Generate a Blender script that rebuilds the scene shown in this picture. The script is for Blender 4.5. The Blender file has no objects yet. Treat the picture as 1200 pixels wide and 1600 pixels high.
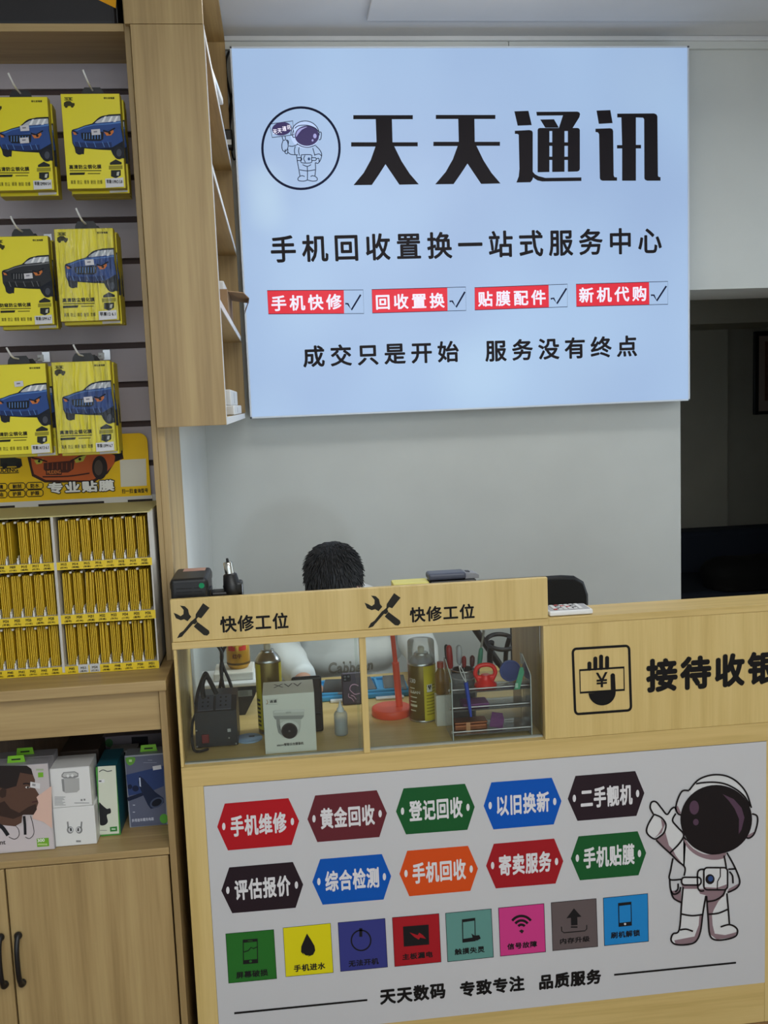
import bpy, bmesh, math, random
from mathutils import Vector, Matrix
from mathutils.bvhtree import BVHTree
from math import sin, cos, pi, radians
random.seed(7)
C = bpy.context.scene.collection

# ------------------------------------------------------------------ camera
F = 1489.0
YAW, PITCH, ROLL = 0.10403, -0.11519, -0.03984
CAM = Vector((0, -2.2, 1.643))
fwd = Vector((sin(YAW)*cos(PITCH), cos(YAW)*cos(PITCH), sin(PITCH)))
rt0 = Vector((cos(YAW), -sin(YAW), 0)); up0 = rt0.cross(fwd)
RT = cos(ROLL)*rt0 + sin(ROLL)*up0
UP = -sin(ROLL)*rt0 + cos(ROLL)*up0
def ray(px, py): return RT*((px-600)/F) + UP*(-(py-800)/F) + fwd
def P(px, py, Y): d = ray(px, py); return CAM + d*((Y-CAM.y)/d.y)     # survey of a point known to lie at depth Y
def PZ(px, py, Z): d = ray(px, py); return CAM + d*((Z-CAM.z)/d.z)    # ... at height Z
def PX(px, py, X): d = ray(px, py); return CAM + d*((X-CAM.x)/d.x)
cam = bpy.data.cameras.new('camera'); co = bpy.data.objects.new('camera', cam); C.objects.link(co)
cam.sensor_fit = 'VERTICAL'; cam.sensor_height = 24; cam.lens = F/1600*24
cam.clip_start = .05
co.matrix_world = Matrix(((RT.x, UP.x, -fwd.x, CAM.x), (RT.y, UP.y, -fwd.y, CAM.y), (RT.z, UP.z, -fwd.z, CAM.z), (0, 0, 0, 1)))
bpy.context.scene.camera = co

# ------------------------------------------------------------------ materials
def lin(c): return tuple(((v/255)/12.92 if v/255 <= .04045 else ((v/255+.055)/1.055)**2.4) for v in c)
MATS = {}
def mat(name, rgb, rough=.5, metal=0, emit=None, spec=.5, alpha=None):
    if name in MATS: return MATS[name]
    m = bpy.data.materials.new(name); m.use_nodes = True
    b = m.node_tree.nodes['Principled BSDF']
    b.inputs['Base Color'].default_value = (*lin(rgb), 1)
    b.inputs['Roughness'].default_value = rough; b.inputs['Metallic'].default_value = metal
    b.inputs['Specular IOR Level'].default_value = spec
    if emit:
        b.inputs['Emission Color'].default_value = (*lin(emit), 1); b.inputs['Emission Strength'].default_value = 1
    MATS[name] = m; return m
def wood(name, ca, cb, cc, axis, rough=.45, sc=1.0):
    m = bpy.data.materials.new(name); m.use_nodes = True; nt = m.node_tree; b = nt.nodes['Principled BSDF']
    tc = nt.nodes.new('ShaderNodeTexCoord'); mp = nt.nodes.new('ShaderNodeMapping')
    s = [42*sc, 42*sc, 42*sc]; s['xyz'.index(axis)] = 1.6*sc; mp.inputs['Scale'].default_value = s
    n1 = nt.nodes.new('ShaderNodeTexNoise'); n1.inputs['Scale'].default_value = .45; n1.inputs['Detail'].default_value = 5; n1.inputs['Distortion'].default_value = .35
    n2 = nt.nodes.new('ShaderNodeTexNoise'); n2.inputs['Scale'].default_value = 3.2; n2.inputs['Detail'].default_value = 3
    mx = nt.nodes.new('ShaderNodeMath'); mx.operation = 'MULTIPLY_ADD'; mx.inputs[1].default_value = .38
    cr = nt.nodes.new('ShaderNodeValToRGB'); e = cr.color_ramp.elements
    e[0].position = .40; e[0].color = (*lin(ca), 1); e[1].position = .80; e[1].color = (*lin(cc), 1)
    q = e.new(.58); q.color = (*lin(cb), 1)
    L = nt.links.new
    L(tc.outputs['Object'], mp.inputs['Vector']); L(mp.outputs[0], n1.inputs['Vector']); L(mp.outputs[0], n2.inputs['Vector'])
    L(n2.outputs['Fac'], mx.inputs[0]); L(n1.outputs['Fac'], mx.inputs[2])
    sb = nt.nodes.new('ShaderNodeMath'); sb.operation = 'SUBTRACT'; sb.inputs[1].default_value = .12
    L(mx.outputs[0], sb.inputs[0]); L(sb.outputs[0], cr.inputs['Fac']); L(cr.outputs[0], b.inputs['Base Color'])
    b.inputs['Roughness'].default_value = rough
    MATS[name] = m; return m
def paint(name, rgb, rough=.8, amt=.05):
    m = mat(name, rgb, rough, spec=.2); nt = m.node_tree; b = nt.nodes['Principled BSDF']
    tc = nt.nodes.new('ShaderNodeTexCoord'); n = nt.nodes.new('ShaderNodeTexNoise'); n.inputs['Scale'].default_value = 2.5; n.inputs['Detail'].default_value = 6
    cr = nt.nodes.new('ShaderNodeValToRGB'); c = lin(rgb)
    cr.color_ramp.elements[0].position = .3; cr.color_ramp.elements[1].position = .7
    cr.color_ramp.elements[0].color = (*[v*(1-amt) for v in c], 1); cr.color_ramp.elements[1].color = (*[min(1, v*(1+amt)) for v in c], 1)
    nt.links.new(tc.outputs['Object'], n.inputs['Vector']); nt.links.new(n.outputs['Fac'], cr.inputs['Fac']); nt.links.new(cr.outputs[0], b.inputs['Base Color'])
    return m
def clear(name, tint=(1, 1, 1), gloss=.5, ior=1.45, rough=.02, haze=0, hz=(255, 255, 255)):
    m = bpy.data.materials.new(name); m.use_nodes = True; nt = m.node_tree
    for n in list(nt.nodes):
        if n.type != 'OUTPUT_MATERIAL': nt.nodes.remove(n)
    out = [n for n in nt.nodes][0]
    t = nt.nodes.new('ShaderNodeBsdfTransparent'); t.inputs[0].default_value = (*tint, 1)
    g = nt.nodes.new('ShaderNodeBsdfGlossy'); g.inputs['Roughness'].default_value = rough
    fr = nt.nodes.new('ShaderNodeFresnel'); fr.inputs['IOR'].default_value = ior
    mu = nt.nodes.new('ShaderNodeMath'); mu.operation = 'MULTIPLY'; mu.inputs[1].default_value = gloss
    mx = nt.nodes.new('ShaderNodeMixShader'); L = nt.links.new
    L(fr.outputs[0], mu.inputs[0]); L(mu.outputs[0], mx.inputs[0]); L(t.outputs[0], mx.inputs[1]); L(g.outputs[0], mx.inputs[2])
    last = mx
    if haze:
        d = nt.nodes.new('ShaderNodeBsdfDiffuse'); d.inputs[0].default_value = (*lin(hz), 1)
        m2 = nt.nodes.new('ShaderNodeMixShader'); m2.inputs[0].default_value = haze
        L(mx.outputs[0], m2.inputs[1]); L(d.outputs[0], m2.inputs[2]); last = m2
    L(last.outputs[0], out.inputs['Surface'])
    MATS[name] = m; return m

OAKV = wood('oak_upright', (152, 126, 82), (172, 145, 97), (187, 161, 111), 'z')
OAKH = wood('oak_level', (152, 126, 82), (172, 145, 97), (187, 161, 111), 'x')
OAKY = wood('oak_depth', (152, 126, 82), (172, 145, 97), (187, 161, 111), 'y')
PINV = wood('maple_upright', (200, 172, 106), (211, 184, 118), (218, 192, 128), 'z', .4, 1.6)
PINH = wood('maple_level', (197, 169, 104), (210, 182, 117), (217, 190, 126), 'x', .4, 1.2)
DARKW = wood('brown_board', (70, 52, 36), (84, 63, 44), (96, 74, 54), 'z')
WALL = paint('wall_paint', (196, 199, 196))
CEIL = paint('ceiling_paint', (200, 202, 204))
WHITE = mat('white_plastic', (225, 226, 226), .4)
BLACK = mat('black_plastic', (20, 20, 22), .4)
SOFTB = mat('black_rubber', (14, 14, 15), .7)
STEEL = mat('steel', (190, 190, 190), .28, 1)
GLASS = clear('pane_glass', (.93, .96, .94), .8)
ACRYL = clear('clear_acrylic', (.9, .91, .91), 1.2, 1.5, .05, .08)
CAPM = clear('clear_cap_plastic', (.95, .95, .94), .8, 1.45, .06, .22, (205, 208, 200))
FILM = clear('shrink_wrap', (.99, .99, .98), 1.0, 1.45, .10)
nt = FILM.node_tree; tc = nt.nodes.new('ShaderNodeTexCoord'); mp = nt.nodes.new('ShaderNodeMapping'); mp.inputs['Rotation'].default_value = (0, .75, 0); mp.inputs['Scale'].default_value = (38, 14, 6)
nz = nt.nodes.new('ShaderNodeTexNoise'); nz.inputs['Scale'].default_value = 1; nz.inputs['Detail'].default_value = 3; nz.inputs['Distortion'].default_value = 1.2
bp = nt.nodes.new('ShaderNodeBump'); bp.inputs['Strength'].default_value = .8; bp.inputs['Distance'].default_value = .02
nt.links.new(tc.outputs['Object'], mp.inputs['Vector']); nt.links.new(mp.outputs[0], nz.inputs['Vector']); nt.links.new(nz.outputs['Fac'], bp.inputs['Height'])
for n in nt.nodes:
    if n.type in ('BSDF_GLOSSY', 'FRESNEL'): nt.links.new(bp.outputs[0], n.inputs['Normal'])
INK = mat('black_print', (32, 27, 28), .6, spec=.2)
def pr(r, g, b): return mat('print_%d_%d_%d' % (r, g, b), (r, g, b), .55, spec=.25)

# ------------------------------------------------------------------ mesh helpers
class MB:
    def __init__(s): s.v = []; s.f = []; s.m = []; s.sm = []; s.mats = []
    def mi(s, m):
        if m not in s.mats: s.mats.append(m)
        return s.mats.index(m)
    def add(s, vs, fs, m, smooth=False):
        k = len(s.v); i = s.mi(m)
        s.v += [Vector(v) for v in vs]
        for f in fs: s.f.append([a+k for a in f]); s.m.append(i); s.sm.append(smooth)
        return s
    def box(s, x0, x1, y0, y1, z0, z1, m, bev=0, seg=2):
        x0, x1 = min(x0, x1), max(x0, x1); y0, y1 = min(y0, y1), max(y0, y1); z0, z1 = min(z0, z1), max(z0, z1)
        bm = bmesh.new(); bmesh.ops.create_cube(bm, size=1)
        for v in bm.verts: v.co = Vector(((x0+x1)/2+v.co.x*(x1-x0), (y0+y1)/2+v.co.y*(y1-y0), (z0+z1)/2+v.co.z*(z1-z0)))
        if bev: bmesh.ops.bevel(bm, geom=bm.edges[:], offset=min(bev, .45*min(x1-x0, y1-y0, z1-z0)), segments=seg, affect='EDGES', profile=.5)
        bm.verts.index_update()
        s.add([v.co for v in bm.verts], [[v.index for v in f.verts] for f in bm.faces], m); bm.free(); return s
    def tube(s, pts, r, m, n=10, cap=True):
        pts = [Vector(p) for p in pts]; R = r if isinstance(r, (list, tuple)) else [r]*len(pts)
        vs = []; fs = []; ref = None
        for i, p in enumerate(pts):
            t = (pts[min(i+1, len(pts)-1)]-pts[max(i-1, 0)]).normalized()
            if ref is None: ref = t.orthogonal().normalized()
            ref = (ref - t*ref.dot(t)).normalized(); b = t.cross(ref)
            for k in range(n): vs.append(p+(ref*cos(2*pi*k/n)+b*sin(2*pi*k/n))*R[i])
        for i in range(len(pts)-1):
            for k in range(n): fs.append([i*n+k, i*n+(k+1) % n, (i+1)*n+(k+1) % n, (i+1)*n+k])
        s.add(vs, fs, m, True)
        if cap:
            s.add(vs[:n], [list(range(n))[::-1]], m); s.add(vs[-n:], [list(range(n))], m)
        return s
    def lathe(s, c, prof, m, n=28, smooth=True):
        vs = []; fs = []; c = Vector(c)
        for r, z in prof:
            for k in range(n): vs.append(c+Vector((r*cos(2*pi*k/n), r*sin(2*pi*k/n), z)))
        for i in range(len(prof)-1):
            for k in range(n): fs.append([i*n+k, i*n+(k+1) % n, (i+1)*n+(k+1) % n, (i+1)*n+k])
        s.add(vs, fs, m, smooth)
        if prof[0][0] > 1e-5: s.add(vs[:n], [list(range(n))[::-1]], m)
        if prof[-1][0] > 1e-5: s.add(vs[-n:], [list(range(n))], m)
        return s
    def prism(s, pts, a, b, m, axis='y'):
        def q(p, t): return {'y': (p[0], t, p[1]), 'x': (t, p[0], p[1]), 'z': (p[0], p[1], t)}[axis]
        n = len(pts); vs = [q(p, a) for p in pts]+[q(p, b) for p in pts]
        fs = [list(range(n)), list(range(n, 2*n))[::-1]]+[[i, n+i, n+(i+1) % n, (i+1) % n] for i in range(n)]
        return s.add(vs, fs, m)
    def ball(s, c, r, m, n=20, k=12):
        r = r if isinstance(r, (tuple, list)) else (r, r, r); vs = []; fs = []
        for i in range(k+1):
            a = -pi/2+pi*i/k
            for j in range(n): vs.append((c[0]+r[0]*cos(a)*cos(2*pi*j/n), c[1]+r[1]*cos(a)*sin(2*pi*j/n), c[2]+r[2]*sin(a)))
        for i in range(k):
            for j in range(n): fs.append([i*n+j, i*n+(j+1) % n, (i+1)*n+(j+1) % n, (i+1)*n+j])
        return s.add(vs, fs, m, True)
    def torus(s, c, R, r, m, M=None, n=32, k=10, sx=1, sy=1):
        vs = []; fs = []
        for i in range(n):
            a = 2*pi*i/n
            for j in range(k):
                b = 2*pi*j/k; p = Vector(((R+r*cos(b))*cos(a)*sx, (R+r*cos(b))*sin(a)*sy, r*sin(b)))
                vs.append(Vector(c)+(M @ p if M else p))
        for i in range(n):
            for j in range(k): fs.append([i*k+j, ((i+1) % n)*k+j, ((i+1) % n)*k+(j+1) % k, i*k+(j+1) % k])
        return s.add(vs, fs, m, True)
    def xf(s, M, k=0):
        for i in range(k, len(s.v)): s.v[i] = M @ s.v[i]
        return s
    def build(s, name, parent=None, label=None):
        me = bpy.data.meshes.new(name); off = OFF.get(parent.name, Vector()) if parent else Vector()
        me.from_pydata([v-off for v in s.v], [], s.f)
        for m in s.mats: me.materials.append(m)
        me.polygons.foreach_set('material_index', s.m); me.polygons.foreach_set('use_smooth', s.sm); me.update()
        o = bpy.data.objects.new(name, me); C.objects.link(o); o.parent = parent
        OFF[o.name] = off.copy()
        if label: o['label'] = label
        return o
    def single(s, name, label, cat, loc, group=None):
        o = s.build(name); 
        for v in o.data.vertices: v.co -= Vector(loc)
        o.location = loc; tag(o, label, cat, group); return o
OFF = {}
def tag(o, label, cat, group=None):
    o['label'] = label; o['category'] = cat
    if group: o['group'] = group
def thing(name, label, cat, loc=(0, 0, 0), group=None):
    o = bpy.data.objects.new(name, None); C.objects.link(o); o.empty_display_size = .05
    o.location = loc; OFF[o.name] = Vector(loc); tag(o, label, cat, group); return o
def struct(mb, name):
    o = mb.build(name); o['kind'] = 'structure'; return o
def dup(root, loc, label=None, rot=None):
    r = root.copy(); C.objects.link(r); r.location = loc
    if label: r['label'] = label
    if rot: r.rotation_euler = rot
    for ch in list(root.children):
        c = ch.copy(); C.objects.link(c); c.parent = r
        for g in ch.children:
            d = g.copy(); C.objects.link(d); d.parent = c
    return r
def arcs(pts, n=6, closed=True):
    out = []; N = len(pts)
    for i in range(N if closed else N-1):
        g = lambda k: Vector((*pts[k % N if closed else max(0, min(N-1, k))], 0)[:3]) if len(pts[0]) == 2 else Vector(pts[k % N if closed else max(0, min(N-1, k))])
        a, b, c, d = g(i-1), g(i), g(i+1), g(i+2)
        for k in range(n):
            t = k/n
            p = .5*((2*b)+(c-a)*t+(2*a-5*b+4*c-d)*t*t+(3*b-a-3*c+d)*t**3)
            out.append(tuple(p)[:len(pts[0])])
    if not closed: out.append(tuple(pts[-1]))
    return out

GLY = {}
def glyph(s):
    if s in GLY: return GLY[s]
    cu = bpy.data.curves.new('g', 'FONT'); cu.body = s; cu.resolution_u = 3
    o = bpy.data.objects.new('g', cu); C.objects.link(o)
    dg = bpy.context.evaluated_depsgraph_get(); dg.update()
    me = bpy.data.meshes.new_from_object(o.evaluated_get(dg))
    r = ([(v.co.x, v.co.y) for v in me.vertices], [list(p.vertices) for p in me.polygons])
    bpy.data.objects.remove(o); bpy.data.curves.remove(cu); bpy.data.meshes.remove(me)
    GLY[s] = r; return r
def isc(ch): return ord(ch) > 0x2e80
class Art:
    """print lying on the plane y = Y (facing -Y); conv turns its drawing coordinates into (x, z) on that plane"""
    def __init__(s, Y, o=(0, 0), sc=1, conv=None, mb=None):
        s.Y = Y; s.mb = mb or MB(); s.o = o; s.sc = sc; s.lay = 0
        s.conv = conv
    def at(s, o, sc): return Art(s.Y, o, sc, None, s.mb)
    def c(s, p):
        if s.conv: return s.conv(p)
        q = P(s.o[0]+p[0]/s.sc, s.o[1]+p[1]/s.sc, s.Y); return (q.x, q.z)
    def raw(s, pts, m, lay):
        a = sum(pts[i][0]*pts[(i+1) % len(pts)][1]-pts[(i+1) % len(pts)][0]*pts[i][1] for i in range(len(pts)))
        if a < 0: pts = pts[::-1]
        s.mb.add([(x, s.Y-.0003*lay, z) for x, z in pts], [list(range(len(pts)))], m)
    def poly(s, pts, m, lay=1, smooth=False):
        if smooth: pts = arcs(pts)
        s.raw([s.c(p) for p in pts], m, lay); return s
    def rect(s, x0, y0, x1, y1, m, lay=1): return s.poly([(x0, y0), (x1, y0), (x1, y1), (x0, y1)], m, lay)
    def ell(s, x, y, rx, ry, m, lay=1, n=28, rot=0):
        return s.poly([(x+rx*cos(2*pi*k/n)*cos(rot)-ry*sin(2*pi*k/n)*sin(rot), y+rx*cos(2*pi*k/n)*sin(rot)+ry*sin(2*pi*k/n)*cos(rot)) for k in range(n)], m, lay)
    def stroke(s, pts, w, m, lay=2, smooth=True, closed=False):
        if smooth: pts = arcs(pts, 5, closed)
        N = len(pts); A = []; B = []
        for i in range(N):
            a = pts[(i-1) % N] if closed else pts[max(0, i-1)]; b = pts[(i+1) % N] if closed else pts[min(N-1, i+1)]
            dx, dy = b[0]-a[0], b[1]-a[1]; L = math.hypot(dx, dy) or 1
            A.append((pts[i][0]-dy/L*w/2, pts[i][1]+dx/L*w/2)); B.append((pts[i][0]+dy/L*w/2, pts[i][1]-dx/L*w/2))
        A = [s.c(p) for p in A]; B = [s.c(p) for p in B]; y = s.Y-.0003*lay
        vs = [(x, y, z) for x, z in A]+[(x, y, z) for x, z in B]
        s.mb.add(vs, [[i, N+i, N+(i+1) % N, (i+1) % N] for i in range(N if closed else N-1)], m); return s
    def textw(s, t, x0, x1, z0, z1, m, lay=2, bold=.03, pitch=1.06, natural=False):
        vs = []; fs = []
        if natural: items = [(t, 0)]
        else: items = [(ch, i*pitch) for i, ch in enumerate(t) if ch != ' ']
        base = []
        for ch, dx in items:
            g = glyph(ch); base.append(([(x+dx, y) for x, y in g[0]], g[1]))
        allv = [v for b in base for v in b[0]]
        if not allv: return s
        ax0, ax1 = min(v[0] for v in allv)-bold, max(v[0] for v in allv)+bold
        ay0, ay1 = min(v[1] for v in allv)-bold, max(v[1] for v in allv)+bold
        offs = [(0, 0)]+([(bold*cos(k*pi/4), bold*sin(k*pi/4)) for k in range(8)] if bold else [])
        for n, (ox, oy) in enumerate(offs):
            for gv, gf in base:
                s.mb.add([(x0+(x+ox-ax0)/(ax1-ax0)*(x1-x0), s.Y-.0003*lay-.00001*n, z0+(y+oy-ay0)/(ay1-ay0)*(z1-z0)) for x, y in gv], gf, m)
        return s
    def text(s, t, lx, lt, lb, rx, ry, m, lay=2, bold=.03, pitch=1.06, natural=False):
        a = s.c((lx, lt)); b = s.c((lx, lb)); c = s.c((rx, ry))
        return s.textw(t, min(a[0], b[0]), c[0], b[1], a[1], m, lay, bold, pitch, natural)
    def build(s, name, parent, label=None): return s.mb.build(name, parent, label)
LP = (18, 28, 6, 1.6, 30, 13)
# ================================================================== SETTING
W = 1.48                                   # depth of the back wall behind the counter front (y = 0)
XR = P(1063, 629, W).x                     # free right end of the back wall
HZ = P(1080, 453, W).z                     # underside of the header over the opening
CZ = P(700, 60, W).z                       # ceiling height
XL = -.285                                 # white side wall left of the repair bench
m = MB(); m.box(-2.4, 4.2, -5, 6.2, -.05, 0, wood('floor_laminate', (110, 82, 54), (132, 100, 68), (148, 116, 82), 'x', .35)); struct(m, 'floor')
m = MB(); m.box(XL-.2, XR, W, W+.42, 0, CZ, WALL); m.box(XR, 2.45, W, W+.42, HZ, CZ, WALL); m.box(2.45, 4.2, W, W+.42, 0, CZ, WALL); struct(m, 'wall_back')
m = MB(); m.box(XL-.2, XL, .52, W, 0, CZ, WALL); m.box(-2.4, XL, .41, .52, 0, CZ, WALL); m.box(-2.4, -2.3, -5, .41, 0, CZ, WALL); struct(m, 'wall_left')
m = MB(); m.box(2.45, 2.55, -5, -.25, 0, CZ, WALL); m.box(2.45, 2.55, -.25, W-.06, 2.6, CZ, WALL); m.box(2.45, 2.55, W-.06, W-.001, 0, CZ, WALL); struct(m, 'wall_right')  # opening by the counter is added to let daylight reach the left side wall
q = P(573, 33, W)
yb = CAM.y + (CZ-.012-CAM.z)*((P(573, 33, W)-CAM).y/(P(573, 33, W)-CAM).z); xb = CAM.x+(P(573, 33, W)-CAM).x*(yb-CAM.y)/(P(573, 33, W)-CAM).y
m = MB(); m.box(-2.4, 2.55, -5, W+.42, CZ, CZ+.1, CEIL); m.box(xb, 2.45, -5, yb, CZ-.012, CZ, CEIL, .003); struct(m, 'ceiling')
m = MB(); zt = P(1150, 78.5, W).z
m.box(XL+.02, P(793, 66, W).x-.001, W-.018, W, zt, CZ-.004, WALL, .002); m.box(P(793, 66, W).x+.001, 2.45, W-.018, W, zt, CZ-.004, WALL, .002)
m.box(XL+.02, 2.45, W-.03, W, CZ-.018, CZ, CEIL, .004); struct(m, 'trim_1')
# dark room behind the opening
DIM = paint('dim_room_paint', (188, 186, 172)); 
m = MB(); m.box(XR-.3, 4.2, 4.6, 4.7, 0, 2.9, DIM); m.box(XR-.3, P(1137, 600, 4.2).x, 4.2, 4.6, 0, 2.9, DIM); struct(m, 'wall_far')
m = MB(); m.box(XR-.4, XR-.3, W+.42, 4.7, 0, 2.9, DIM); m.box(4.1, 4.2, W+.42, 4.7, 0, 2.9, DIM); struct(m, 'wall_side')
m = MB(); m.box(XR-.4, 4.2, W+.42, 4.7, 2.6, 2.9, DIM); zb = P(1140, 505, 3.6).z; m.box(XR-.3, 4.1, 3.6, 4.2, zb, 2.6, DIM); struct(m, 'ceiling_far')

# ================================================================== LIGHTBOX SIGN
SY = 1.39
a, b, c, d = P(359, 72, SY), P(391, 653, SY), P(1077, 73, SY), P(1077, 627, SY)
SX0, SX1 = (a.x+b.x)/2, (c.x+d.x)/2; SZ1, SZ0 = (a.z+c.z)/2, (b.z+d.z)/2
face = bpy.data.materials.new('lit_sign_face'); face.use_nodes = True; nt = face.node_tree; bs = nt.nodes['Principled BSDF']
bs.inputs['Base Color'].default_value = (.08, .08, .08, 1); bs.inputs['Roughness'].default_value = .35
tc = nt.nodes.new('ShaderNodeTexCoord'); nz = nt.nodes.new('ShaderNodeTexNoise'); nz.inputs['Scale'].default_value = 1.7; nz.inputs['Detail'].default_value = 1
cr = nt.nodes.new('ShaderNodeValToRGB'); cr.color_ramp.elements[0].position = .3; cr.color_ramp.elements[1].position = .75
cr.color_ramp.elements[0].color = (*lin((157, 187, 230)), 1); cr.color_ramp.elements[1].color = (*lin((174, 207, 245)), 1)
nt.links.new(tc.outputs['Object'], nz.inputs['Vector']); nt.links.new(nz.outputs['Fac'], cr.inputs['Fac'])
# LED modules shining through the film as soft hot spots
last = cr.outputs[0]
for (hx, hy, r, k) in ((412, 288, .13, .35), (417, 330, .12, .35), (425, 640, .2, .1), (745, 590, .28, .2), (1010, 120, .25, .12), (900, 590, .3, .1), (470, 470, .25, .08)):
    h = P(hx, hy, SY)-Vector((SX0, SY, SZ0))
    vm = nt.nodes.new('ShaderNodeVectorMath'); vm.operation = 'DISTANCE'; vm.inputs[1].default_value = h
    mr = nt.nodes.new('ShaderNodeMapRange'); mr.interpolation_type = 'SMOOTHERSTEP'; mr.inputs[1].default_value = r; mr.inputs[2].default_value = 0; mr.inputs[3].default_value = 0; mr.inputs[4].default_value = k
    mx = nt.nodes.new('ShaderNodeMix'); mx.data_type = 'RGBA'; mx.inputs[7].default_value = (*lin((205, 236, 255)), 1)
    nt.links.new(tc.outputs['Object'], vm.inputs[0]); nt.links.new(vm.outputs['Value'], mr.inputs[0]); nt.links.new(mr.outputs[0], mx.inputs[0]); nt.links.new(last, mx.inputs[6]); last = mx.outputs[2]
nt.links.new(last, bs.inputs['Emission Color']); bs.inputs['Emission Strength'].default_value = .82
sign = thing('lightbox_sign', 'large glowing white lightbox shop sign with astronaut logo on the back wall', 'sign', (SX0, SY, SZ0))
m = MB(); m.box(SX0+.004, SX1-.004, SY, SY+.004, SZ0+.004, SZ1-.004, face); m.build('lit_face', sign)
FR = mat('sign_frame', (205, 214, 226), .35)
m = MB(); t = .006
m.box(SX0, SX1, SY-.002, SY+.07, SZ0, SZ0+t, FR); m.box(SX0, SX1, SY-.002, SY+.07, SZ1-t, SZ1, FR); m.box(SX0, SX0+t, SY-.002, SY+.07, SZ0, SZ1, FR); m.box(SX1-t, SX1, SY-.002, SY+.07, SZ0, SZ1, FR)
m.box(SX0+t, SX1-t, SY+.062, SY+.07, SZ0+t, SZ1-t, FR); m.build('sign_frame', sign)
for fx, fz in ((.2, .15), (.8, .15), (.2, .85), (.8, .85)):
    m = MB(); x = SX0+(SX1-SX0)*fx; z = SZ0+(SZ1-SZ0)*fz; m.box(x-.03, x+.03, SY+.07, W, z-.02, z+.02, STEEL); m.build('wall_bracket', sign)
SI = mat('sign_ink', (36, 32, 36), .6, spec=.12); SR = mat('sign_red', (150, 25, 40), .5, emit=(190, 22, 40)); SWH = mat('sign_letter_white', (120, 120, 120), .5, emit=(225, 220, 240))
NAVY = mat('sign_navy', (28, 34, 66), .6, spec=.12); VIS = mat('sign_violet', (40, 28, 84), .5, emit=(30, 18, 62)); LIL = mat('sign_lilac', (80, 80, 100), .5, emit=(150, 150, 205)); SPALE = mat('sign_pale', (80, 80, 90), .5, emit=(178, 200, 238))
A = Art(SY, (340, 0), 3)
tian = [(636, 540), (915, 540), (915, 559), (817, 559), (820, 667), (938, 667), (938, 686), (828, 686), (862, 755), (900, 814), (943, 864), (852, 866), (787, 770), (755, 820), (723, 867), (637, 868), (685, 810), (718, 750), (740, 687), (626, 687), (626, 667), (745, 667), (741, 559), (636, 559)]
A.poly(tian, SI); A.poly([(x+387-(y-540)*.012, y-1-(y-540)*.009) for x, y in tian], SI)
B = A.at((720, 0), 2.5)
for p in ([(209, 435), (264, 433), (277, 489), (222, 491)],
          [(211, 511), (268, 508), (278, 511), (281, 518), (281, 671), (290, 681), (303, 688), (330, 695), (471, 693), (471, 707), (318, 709), (300, 705), (290, 699), (283, 693), (279, 703), (272, 712), (217, 713), (226, 690), (229, 660), (226, 526), (220, 523), (211, 523)],
          [(295, 437), (455, 436), (463, 439), (466, 446), (463, 458), (437, 500), (383, 500), (399, 451), (297, 452)], [(310, 467), (364, 466), (383, 499), (330, 499)],
          [(308, 500), (346, 500), (346, 672), (300, 673), (300, 508), (303, 502)], [(357, 500), (405, 500), (405, 671), (357, 672)], [(418, 500), (455, 500), (462, 502), (465, 508), (465, 660), (462, 667), (455, 670), (418, 671)],
          [(530, 432), (584, 430), (593, 481), (539, 484)],
          [(526, 503), (584, 501), (592, 504), (595, 512), (597, 685), (600, 692), (610, 693), (610, 706), (553, 706), (546, 703), (543, 696), (540, 524), (535, 517), (526, 516)],
          [(611, 444), (755, 443), (764, 447), (768, 455), (770, 686), (773, 691), (780, 692), (780, 706), (728, 706), (719, 702), (717, 696), (716, 466), (712, 460), (684, 459), (684, 566), (704, 566), (704, 580), (684, 580), (684, 706), (630, 706), (630, 580), (610, 580), (610, 567), (630, 567), (627, 459), (611, 459)]): B.poly(p, SI)
for y0, y1 in ((500, 512), (556, 570), (612, 625)):
    for xa_, xb_ in ((346, 357), (405, 418)): B.poly([(xa_, y0), (xb_, y0), (xb_, y1), (xa_, y1)], SI)
A.build('title_lettering', sign, 'bold black four-character title')
A = Art(SY, (400, 150), 7.5)
ring = [(527+452*cos(2*pi*k/64), 612+477*sin(2*pi*k/64)) for k in range(64)]
A.stroke(ring, 28, NAVY, 1, False, True)
w = 9
A.ell(575, 455, 170, 160, SPALE, 1); A.stroke([(575+165*cos(a_), 450+157*sin(a_)) for a_ in [radians(k) for k in range(175, 366, 10)]], w, NAVY, 2)
A.ell(597, 467, 142, 118, VIS, 3); A.stroke([(455, 380), (500, 350), (600, 345), (690, 375), (735, 420)], w, NAVY, 4); A.stroke([(480, 560), (545, 595), (620, 602), (700, 575)], w, NAVY, 4)
A.ell(690, 470, 20, 28, LIL, 5); A.ell(663, 521, 11, 14, LIL, 5); A.poly([(470, 480), (475, 430), (515, 385), (600, 362), (540, 395), (500, 440)], LIL, 5, True)
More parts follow.
